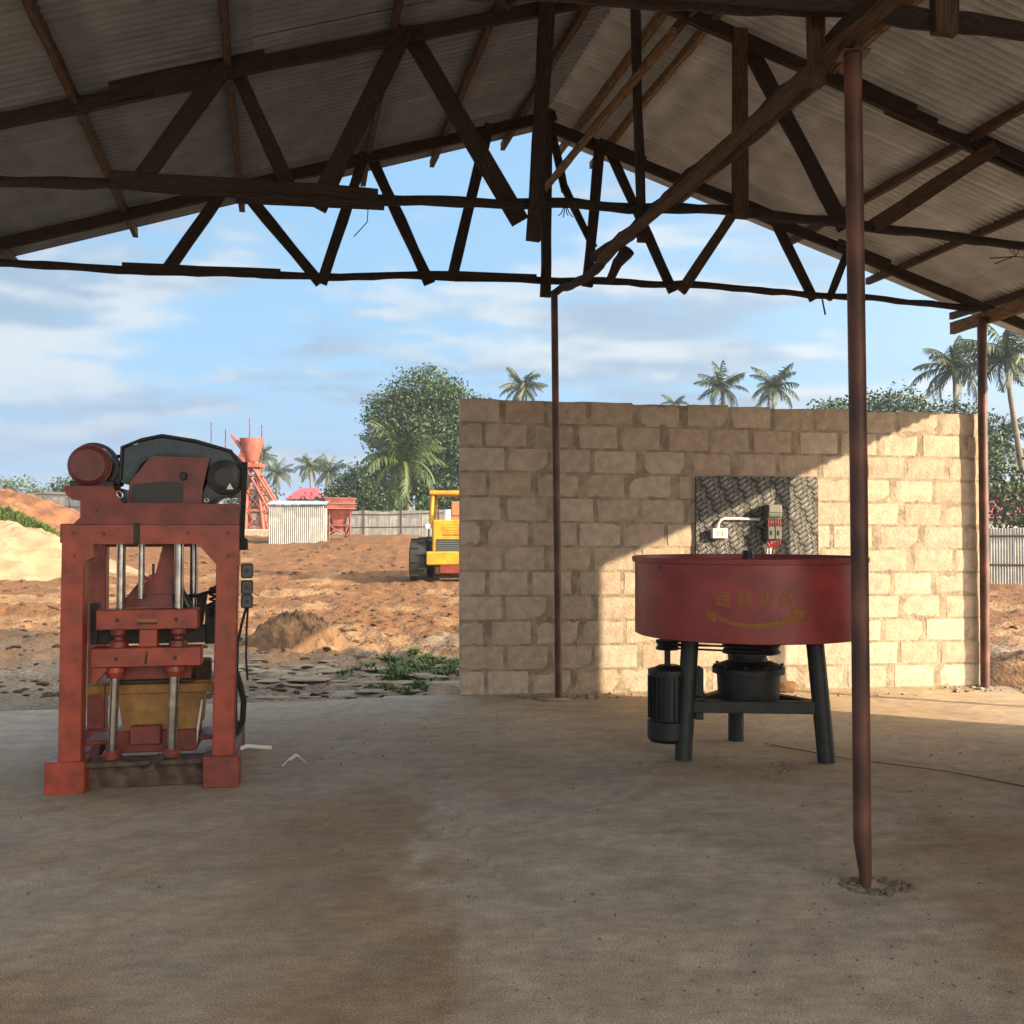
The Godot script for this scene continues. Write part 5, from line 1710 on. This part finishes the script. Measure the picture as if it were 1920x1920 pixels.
func build_trees() -> void:
	var dark := Vector3(0.021, 0.052, 0.014)
	var lite := Vector3(0.038, 0.065, 0.015)
	var pale := Vector3(0.036, 0.06, 0.027)
	var fr_d: Array = []
	var fr_l: Array = []
	for k in 6:
		var pitch: float = [1.25, 0.95, 0.6, 0.3, -0.1, -0.6][k]
		fr_d.append(palm_frond(1.0, pitch, 1.0 + 0.15 * k, 100 + k, pale))
		fr_l.append(palm_frond(1.0, pitch, 1.15 + 0.1 * k, 200 + k, lite))
	var g := func(x: float, d: float) -> Vector3: return Vector3(x, ground_h(x, d), -d)
	# great broad tree, left of the wall
	leafy("broad_tree", "large rounded dark green broadleaf tree rising beside the block wall", "tree", g.call(-8.6, 96.0),
		[[Vector3(0.3, 9.5, 0), Vector3(4.3, 4.0, 4.0)], [Vector3(-2.6, 11.2, 0.5), Vector3(2.6, 2.2, 2.6)], [Vector3(0.6, 13.2, 0), Vector3(3.3, 2.3, 3.2)], [Vector3(3.4, 11.2, -0.4), Vector3(3.0, 2.5, 3.0)], [Vector3(4.6, 7.6, 0), Vector3(2.9, 3.2, 3.0)], [Vector3(-3.6, 8.9, 0.6), Vector3(1.6, 1.3, 1.7)], [Vector3(-1.6, 5.4, 1.0), Vector3(2.9, 2.9, 2.8)], [Vector3(3.0, 3.6, 0.8), Vector3(3.2, 2.8, 2.8)], [Vector3(6.6, 4.0, 0.5), Vector3(2.6, 3.4, 2.6)], [Vector3(6.9, 9.4, -0.5), Vector3(1.6, 1.6, 1.8)]], 0.34, 62000, dark, 31, 0.5)
	leafy("bushy_tree", "low dark bushy tree left of the great tree behind the hopper", "tree", g.call(-14.2, 94.0),
		[[Vector3(0.4, 3.9, 0), Vector3(2.3, 2.6, 2.3)], [Vector3(-1.6, 2.6, 0.4), Vector3(1.9, 1.9, 1.9)], [Vector3(1.9, 2.6, 0.4), Vector3(2.2, 2.4, 2.2)]], 0.34, 16000, dark * 0.9, 32, 0.25)
	leafy("bush", "dark green bush under the pale red roof beyond the fence", "bush", g.call(-20.0, 98.0),
		[[Vector3(0, 1.9, 0), Vector3(2.4, 1.3, 1.8)], [Vector3(2.6, 1.7, 0), Vector3(1.8, 1.3, 1.8)]], 0.36, 3000, dark, 33, 0.12)
	leafy("bush", "tall olive green bush beside the red tower's conveyor", "bush", g.call(-24.4, 98.0),
		[[Vector3(0, 2.4, 0), Vector3(1.7, 2.4, 1.6)], [Vector3(-2.2, 2.2, 0), Vector3(1.6, 1.8, 1.6)]], 0.36, 3500, lite * 0.8, 34, 0.12)
	leafy("bush", "pale green bushes at the far left edge beyond the fence", "bush", g.call(-58.5, 122.0),
		[[Vector3(0, 2.4, 0), Vector3(3.2, 2.2, 2.0)], [Vector3(-4.0, 2.6, 0), Vector3(3.0, 2.4, 2.0)], [Vector3(2.8, 1.9, 0), Vector3(1.7, 1.5, 1.6)]], 0.45, 3600, lite, 35, 0.12)
	leafy("bush", "dark bush behind the fence just left of the press motor", "bush", g.call(-48.8, 112.0),
		[[Vector3(0, 2.3, 0), Vector3(1.9, 1.9, 1.6)], [Vector3(1.7, 2.0, 0), Vector3(1.6, 1.5, 1.6)]], 0.42, 2600, dark, 36, 0.12)
	leafy("broad_tree", "broad low tree crown above the lit end of the block wall", "tree", g.call(28.3, 80.0),
		[[Vector3(0, 10.9, 0), Vector3(2.2, 2.0, 2.2)], [Vector3(-2.6, 10.4, 0), Vector3(1.9, 1.9, 1.8)], [Vector3(2.6, 10.7, 0), Vector3(2.2, 2.4, 2.2)], [Vector3(0, 6.5, 0), Vector3(3.2, 2.4, 2.6)]], 0.34, 14000, dark, 37, 0.3)
	leafy("broad_tree", "thick tree crown below the windblown palm behind the right pole", "tree", g.call(35.6, 82.0),
		[[Vector3(0, 10.0, 0), Vector3(2.4, 2.6, 2.2)], [Vector3(-2.2, 9.4, 0), Vector3(2.0, 2.2, 2.0)], [Vector3(1.9, 9.0, 0), Vector3(2.0, 2.6, 2.0)], [Vector3(0, 6.2, 0), Vector3(2.6, 2.4, 2.4)]], 0.34, 14000, dark, 38, 0.3)
	leafy("small_tree", "sparse little treetop over the wall beside the nearest pole", "tree", g.call(21.6, 70.0),
		[[Vector3(0, 9.9, 0), Vector3(0.9, 0.8, 0.9)], [Vector3(0.9, 10.5, 0), Vector3(0.6, 0.7, 0.7)]], 0.34, 700, dark, 39, 0.14)
	leafy("bush", "green bush below the pink roof past the right pole", "bush", g.call(33.5, 62.0),
		[[Vector3(0, 2.2, 0), Vector3(1.5, 1.3, 1.4)], [Vector3(-2.2, 2.6, 0), Vector3(1.4, 1.9, 1.4)], [Vector3(-3.2, 4.6, -1), Vector3(1.5, 2.2, 1.4)]], 0.34, 3600, lite * 0.8, 40, 0.12)
	leafy("hedge_growth", "rank greenery behind the long fence between hut and loader", "bush", g.call(-3.6, 88.0),
		[[Vector3(-3.0, 1.6, 0), Vector3(2.6, 1.7, 1.6)], [Vector3(0.8, 2.2, 0), Vector3(2.6, 2.3, 1.6)], [Vector3(4.0, 2.0, 0), Vector3(2.2, 2.1, 1.6)]], 0.36, 5000, dark * 1.1, 41, 0.1)
	# palms: crown, base
	palm("young yellow green coconut palm in front of the great tree", Vector3(-8.6, 7.2, -80.0), g.call(-7.9, 80.0), 4.1, fr_l, 34, 0.2, 51)
	palm("lone palm crown standing over the left half of the block wall", Vector3(1.35, 20.2, -130.0), g.call(1.6, 130.0), 3.5, fr_d, 30, 0.22, 52)
	palm("left one of the twin palm crowns over the wall above the board", Vector3(24.7, 18.7, -120.0), g.call(25.3, 120.0), 3.6, fr_d, 26, 0.22, 53)
	palm("right one of the twin palm crowns over the wall above the board", Vector3(30.2, 18.5, -118.0), g.call(30.0, 118.0), 3.5, fr_d, 26, 0.22, 54)
	palm("tip of a palm just showing over the wall left of the twin palms", Vector3(22.2, 19.3, -140.0), g.call(22.4, 140.0), 2.2, fr_d, 16, 0.2, 63)
	palm("windblown palm crown rising over the trees left of the right pole", Vector3(41.6, 17.0, -96.0), g.call(42.0, 96.0), 4.2, fr_d, 26, 0.22, 55)
	palm("tallest palm at the right edge with a long bare curved trunk", Vector3(41.6, 16.4, -86.0), g.call(43.6, 86.0), 4.4, fr_d, 26, 0.24, 56)
	palm("mid height palm just right of the right pole", Vector3(44.8, 9.8, -94.0), g.call(43.6, 94.0), 3.6, fr_d, 26, 0.2, 57)
	palm("short palm at the right edge above the pink roof", Vector3(53.0, 5.9, -108.0), g.call(53.2, 108.0), 3.0, fr_d, 24, 0.2, 58)
	palm("distant palm rising straight above the pale red roof", Vector3(-33.6, 12.6, -170.0), g.call(-33.0, 170.0), 3.3, fr_d, 26, 0.2, 59)
	palm("distant palm between the pale red roof and the bushy tree", Vector3(-28.6, 10.9, -160.0), g.call(-28.6, 160.0), 3.6, fr_d, 26, 0.2, 60)
	palm("distant palm just right of the red tower", Vector3(-38.6, 11.4, -168.0), g.call(-38.6, 168.0), 3.3, fr_d, 26, 0.2, 61)
	palm("distant palm showing behind the top of the red tower", Vector3(-37.4, 12.8, -152.0), g.call(-37.6, 152.0), 3.0, fr_d, 24, 0.2, 62)


# ---------------------------------------------------------------- wheel loader


func build_loader() -> void:
	var t := thing("wheel_loader", "yellow wheel loader seen from behind, half hidden by the block wall", "loader", Vector3(-1.6, -0.07, -33.2), 0.0)
	for sx in [-1.0, 1.0]:
		for z in [-0.75, -3.4]:
			var w := put("tyre", lathe_mesh([Vector2(0.42, -0.26), Vector2(0.66, -0.29), Vector2(0.74, -0.24), Vector2(0.75, 0.0), Vector2(0.74, 0.24), Vector2(0.66, 0.29), Vector2(0.42, 0.26)], 28, Vector3(sx * 1.46, 0.75, z), Basis(Vector3.BACK, PI / 2)), M.rubber, t)
			put("rim", lathe_mesh([Vector2(0.0, -0.1), Vector2(0.3, -0.1), Vector2(0.42, -0.24), Vector2(0.42, 0.24), Vector2(0.3, 0.1), Vector2(0.0, 0.1)], 20, Vector3(sx * 1.46, 0.75, z), Basis(Vector3.BACK, PI / 2)), M.yellow, w)
			var lug := mb()
			for k in 20:
				var an := TAU * k / 20.0
				bx(lug, Vector3(sx * 1.46 + (0.12 if k % 2 else -0.12), 0.75 + sin(an) * 0.755, z + cos(an) * 0.755), Vector3(0.3, 0.05, 0.07), 0.008, Basis(Vector3.RIGHT, -an))
			put("tread", done(lug), M.rubber, w)
	put("hood", box_mesh(Vector3(0, 1.58, -1.0), Vector3(1.98, 1.06, 2.0), 0.05), M.yellow, t)
	var gr := put("grille", box_mesh(Vector3(-0.1, 1.28, 0.0), Vector3(1.5, 0.42, 0.05), 0.01), M.window, t)
	for k in 7:
		put("grille_bar", box_mesh(Vector3(-0.1, 1.1 + k * 0.06, 0.03), Vector3(1.48, 0.016, 0.02), 0.003), M.grey_plastic, gr)
	for k in 5:
		put("louvre", box_mesh(Vector3(0, 1.62 + k * 0.085, 0.008), Vector3(1.3, 0.02, 0.02), 0.003), M.yellow if k else M.black, t)
	put("counterweight", box_mesh(Vector3(0, 0.86, -0.1), Vector3(2.35, 0.44, 0.5), 0.04), M.yellow, t)
	put("belly", box_mesh(Vector3(0, 0.55, -1.2), Vector3(1.5, 0.4, 2.6), 0.04), M.red_deep, t)
	put("axle", cyl(Vector3(-1.3, 0.72, -0.75), Vector3(1.3, 0.72, -0.75), 0.16, 12), M.iron_dark, t)
	put("axle", cyl(Vector3(-1.3, 0.72, -3.4), Vector3(1.3, 0.72, -3.4), 0.16, 12), M.iron_dark, t)
	put("tow_bar", box_mesh(Vector3(0.1, 0.2, 0.1), Vector3(1.7, 0.05, 0.1), 0.01), M.brown_steel, t)
	put("front_frame", box_mesh(Vector3(0, 1.1, -3.3), Vector3(1.1, 0.9, 2.0), 0.05), M.yellow, t)
	put("cab_floor", box_mesh(Vector3(0, 2.05, -1.9), Vector3(2.1, 0.1, 1.6), 0.02), M.yellow, t)
	for sx in [-1.0, 1.0]:
		for z in [-1.15, -2.6]:
			put("canopy_post", cyl(Vector3(sx * 1.12, 1.85, z), Vector3(sx * 1.07, 3.02, z), 0.075, 8), M.yellow, t)
	put("canopy", box_mesh(Vector3(0, 3.03, -1.9), Vector3(2.35, 0.14, 1.8), 0.03), M.yellow, t)
	var seat := put("seat", box_mesh(Vector3(-0.25, 2.2, -1.5), Vector3(0.62, 0.3, 0.55), 0.05), M.seat, t)
	put("seat_back", box_mesh(Vector3(-0.2, 2.5, -1.25), Vector3(0.5, 0.5, 0.14), 0.05), M.seat, seat)
	put("steering_wheel", ring_mesh(0.2, 0.02, Vector3(-0.2, 2.75, -2.1), Basis(Vector3.RIGHT, 0.5)), M.black, t)
	put("air_cleaner", cyl(Vector3(-0.55, 2.05, -0.9), Vector3(-0.55, 2.45, -0.9), 0.11, 12), M.white_plastic, t)
	put("rear_lamp", cyl(Vector3(-1.12, 1.9, -0.2), Vector3(-1.12, 1.9, -0.1), 0.09, 12), M.white_plastic, t)
	put("lamp_stalk", cyl(Vector3(-1.12, 1.5, -0.2), Vector3(-1.12, 1.85, -0.2), 0.025, 6), M.iron_dark, t)
	for sx in [-1.0, 1.0]:
		put("lift_arm", plank_mesh(2.6, 0.25, 0.14, 0.0), M.yellow, t, along(Vector3(sx * 0.6, 1.6, -3.2), Vector3(sx * 0.6, 0.6, -5.4)))
	put("bucket", prism_mesh([Vector2(-5.2, 0.15), Vector2(-6.2, 0.08), Vector2(-6.25, 0.14), Vector2(-5.4, 0.3), Vector2(-5.35, 0.9), Vector2(-5.55, 1.15), Vector2(-5.45, 1.2), Vector2(-5.2, 0.95)], -1.35, 1.35), M.yellow, t).rotation.y = -PI / 2


# ---------------------------------------------------------------- loose things


func stone_mesh(sd: int, s: float) -> ArrayMesh:
	var vs := PackedVector3Array()
	var ids := PackedInt32Array()
	var nn := 7
	for j in 5:
		var la := PI * j / 4.0
		for i in nn:
			var lo := TAU * i / nn
			var d := Vector3(sin(la) * cos(lo), cos(la) * 0.65, sin(la) * sin(lo))
			vs.append(d * s * (1.0 + 0.55 * noise.get_noise_3d(d.x * 1.5 + sd, d.y * 1.5, d.z * 1.5)))
	for j in 4:
		for i in nn:
			var a := j * nn + i
			var b := j * nn + (i + 1) % nn
			ids.append_array([a, b, b + nn, a, b + nn, a + nn])
	return indexed(vs, PackedColorArray(), ids)


func scatter(called: String, label: String, cat: String, mesh: Mesh, m: Material, xfs: Array) -> void:
	var mm := MultiMesh.new()
	mm.transform_format = MultiMesh.TRANSFORM_3D
	mm.mesh = mesh
	mm.instance_count = xfs.size()
	for i in xfs.size():
		mm.set_instance_transform(i, xfs[i])
	var o := MultiMeshInstance3D.new()
	o.name = numbered(called)
	o.multimesh = mm
	o.material_override = m
	add_child(o)
	tag(o, label, cat, "", "stuff")


func crumbs(c: Vector3, rx: float, rz: float, n: int, s0: float, s1: float) -> Array:
	var out: Array = []
	for i in n:
		var a := rng.randf() * TAU
		var f := sqrt(rng.randf())
		var p := c + Vector3(cos(a) * rx * f, 0, sin(a) * rz * f)
		var s := s0 + (s1 - s0) * pow(rng.randf(), 3.0)
		p.y += s * 0.2
		out.append(Transform3D(Basis(Vector3(rng.randfn(), rng.randfn(), rng.randfn()).normalized(), rng.randf() * TAU).scaled(Vector3(s, s * 0.8, s)), p))
	return out


func blade_mesh(h: float, sd: int, green: Vector3) -> ArrayMesh:
	var r := RandomNumberGenerator.new()
	r.seed = sd
	var vs := PackedVector3Array()
	var cs := PackedColorArray()
	var ids := PackedInt32Array()
	for k in 12:
		var a := r.randf() * TAU
		var d := Vector3(cos(a), 0, sin(a))
		var sd2 := Vector3(-d.z, 0, d.x) * h * 0.05
		var b := d * h * 0.12 * r.randf()
		var hh := h * r.randf_range(0.5, 1.0)
		var mid := b + d * hh * 0.3 + Vector3(0, hh * 0.6, 0)
		var tip := b + d * hh * r.randf_range(0.6, 1.0) + Vector3(0, hh * 0.8, 0)
		var tone := r.randf_range(0.7, 1.3)
		var b0 := vs.size()
		vs.append_array([b - sd2, b + sd2, mid + sd2, mid - sd2, tip])
		for z in 5:
			cs.append(Color(green.x * tone, green.y * tone, green.z * tone))
		ids.append_array([b0, b0 + 1, b0 + 2, b0, b0 + 2, b0 + 3, b0 + 3, b0 + 2, b0 + 4])
	return indexed(vs, cs, ids)


func build_small_things() -> void:
	var st := stone_mesh(3, 1.0)
	var st2 := stone_mesh(17, 1.0)
	# broken concrete round the nearest pole
	var ring: Array = []
	for k in 110:
		var a := rng.randf() * TAU
		var rr := rng.randf_range(0.04, 0.13)
		var s := rng.randf_range(0.003, 0.013)
		ring.append(Transform3D(Basis(Vector3.UP, rng.randf() * TAU).scaled(Vector3(s * 1.5, s, s * 1.2)), Vector3(1.66 + cos(a) * rr * 1.25, s * 0.3, -4.68 + sin(a) * rr)))
	scatter("concrete_rubble", "crumbled concrete ring round the foot of the nearest pole", "rubble", st, M.mortar, ring)
	scatter("concrete_crumbs", "fine crumbs and dust by the mixer's front left leg", "rubble", st2, M.stone, crumbs(Vector3(1.4, 0, -7.05), 0.55, 0.35, 170, 0.004, 0.016))
	scatter("mortar_rubble", "mortar droppings along the foot of the block wall", "rubble", st, M.stone, crumbs(Vector3(0.55, 0, -10.02), 0.5, 0.12, 60, 0.006, 0.03) + crumbs(Vector3(2.2, 0, -10.2), 2.6, 0.16, 160, 0.005, 0.022) + crumbs(Vector3(4.75, 0, -10.5), 0.5, 0.2, 60, 0.006, 0.03))
	scatter("grit", "scattered grit over the concrete floor", "grit", st2, M.stone, crumbs(Vector3(0.8, 0, -6.2), 3.8, 3.3, 1500, 0.002, 0.010) + crumbs(Vector3(0.4, 0, -4.2), 2.2, 1.0, 500, 0.0015, 0.006))
	var yard: Array = []
	for i in 1500:
		var d := 10.4 + 46.0 * pow(rng.randf(), 1.5)
		var x := rng.randf_range(-0.55, 0.02) * d * 1.05
		if i % 9 == 0:
			x = d * rng.randf_range(0.46, 0.6)
		var s := rng.randf_range(0.012, 0.05) * (0.6 + d * 0.04)
		yard.append(Transform3D(Basis(Vector3(rng.randfn(), rng.randfn(), rng.randfn()).normalized(), rng.randf() * TAU).scaled(Vector3(s * 1.4, s * 0.7, s)), Vector3(x, ground_h(x, d) + s * 0.1, -d)))
	scatter("earth_clods", "clods and stones strewn over the yard", "clods", st, M.clod, yard)
	var slabs: Array = []
	for i in 90:
		var d := rng.randf_range(10.3, 13.5)
		var x := rng.randf_range(-4.2, -0.6)
		var s := rng.randf_range(0.04, 0.16)
		slabs.append(Transform3D(Basis(Vector3.UP, rng.randf() * TAU).scaled(Vector3(s * 2.0, s * 0.22, s)), Vector3(x, ground_h(x, d) + 0.004, -d)))
	scatter("cement_crust", "grey crusts of spilt cement beyond the floor edge", "cement crust", st2, M.mortar, slabs)
	# grass by the wall's left end
	for v in 3:
		var gm := blade_mesh([0.15, 0.11, 0.19][v], 5 + v, [Vector3(0.10, 0.15, 0.03), Vector3(0.16, 0.17, 0.05), Vector3(0.075, 0.12, 0.028)][v])
		var gx: Array = []
		for i in [560, 320, 170][v]:
			var a := rng.randf() * TAU
			var f := pow(rng.randf(), 0.62) * 1.25
			var x := -1.2 + cos(a) * f * 0.68
			var d := 12.6 + sin(a) * f * 1.6
			if noise.get_noise_2d(x * 1.1, d * 1.1) < -0.3 + 0.42 * f * f:
				continue
			var s := rng.randf_range(0.5, 1.1) * (1.15 - 0.45 * f)
			gx.append(Transform3D(Basis(Vector3.UP, rng.randf() * TAU).scaled(Vector3(s * 1.2, s * 0.85, s * 1.2)), Vector3(x, ground_h(x, d) - 0.005, -d)))
		scatter("grass", ["patch of low green grass beside the left end of the wall", "dry yellowish blades in the grass patch beside the wall", "taller dark blades in the grass patch beside the wall"][v], "grass", gm, M.leaf, gx)
	var gm2 := blade_mesh(0.6, 6, Vector3(0.1, 0.15, 0.03))
	var g2: Array = []
	for i in 2600:
		var a := rng.randf() * TAU
		var f := sqrt(rng.randf())
		var x := -28.0 + cos(a) * f * 5.5
		var d := 55.0 + sin(a) * f * 3.6
		var rr := Vector2(x + 34.0, d - 62.0).length()
		var t := atan2(-d + 62.0, x + 34.0)
		var hf := rr / (11.5 * (1.0 + 0.22 * noise.get_noise_2d(cos(t) * 0.9 - 34.0 * 3.7, sin(t) * 0.9)))
		var y := ground_h(x, d)
		if hf < 1.0:
			y = maxf(y, 0.6 + 3.9 * pow(cos(hf * PI * 0.5), 1.25) - 0.25 * hf * hf * hf)
		var s := rng.randf_range(0.6, 1.3)
		g2.append(Transform3D(Basis(Vector3.UP, rng.randf() * TAU).scaled(Vector3(s, s, s)), Vector3(x, y + 0.02, -d)))
	scatter("grass", "bright green grass on the slope of the far earth heap", "grass", gm2, M.leaf, g2)
	# hoses
	var h1 := put("hose_piece", tube_mesh([Vector3(-1.99, 0.012, -7.2), Vector3(-1.975, 0.05, -7.35), Vector3(-1.93, 0.05, -7.5), Vector3(-1.86, 0.02, -7.6), Vector3(-1.78, 0.012, -7.62)], 0.016, 10), M.white_hose, self)
	tag(h1, "curved white hose end on the floor beside the press foot", "hose")
	var h2 := thing("cable_scraps", "thin white cable ends lying forked on the floor right of the press", "cable", Vector3(-1.53, 0, -7.2))
	h2.scale = Vector3(0.75, 0.75, 0.75)
	put("strand", tube_mesh([Vector3(-0.06, 0.006, 0.18), Vector3(-0.04, 0.03, 0.02), Vector3(0.0, 0.05, -0.1), Vector3(0.02, 0.02, -0.16)], 0.006, 7), M.white_hose, h2)
	put("strand", tube_mesh([Vector3(-0.03, 0.02, 0.02), Vector3(0.02, 0.045, -0.06), Vector3(0.08, 0.02, -0.02), Vector3(0.12, 0.006, 0.03)], 0.006, 7), M.white_hose, h2)
	# rag and stone by the wall behind the mixer
	var rk := put("stone", stone_mesh(41, 0.13), M.clod, self, Transform3D(Basis().scaled(Vector3(1.3, 0.9, 0.8)), Vector3(2.72, 0.05, -10.36)))
	tag(rk, "brown stone at the wall foot behind the mixer's right leg", "stone")
	var pad := put("mortar_slab", stone_mesh(23, 0.14), M.mortar, self, Transform3D(Basis().scaled(Vector3(1.3, 0.18, 0.7)), Vector3(0.36, 0.005, -9.86)))
	tag(pad, "flat dab of set mortar at the foot of the thin middle pole", "mortar")
	var cable := put("floor_crack_strand", tube_mesh([Vector3(1.95, 0.008, -7.75), Vector3(2.4, 0.008, -7.25), Vector3(2.9, 0.008, -6.9), Vector3(3.25, 0.008, -6.45), Vector3(3.4, 0.008, -6.1)], 0.004, 7), M.clod, self)  # a crack in the slab, drawn as a thin raised strand
	tag(cable, "thin dusty strand standing in for a floor crack behind the nearest pole", "cable")
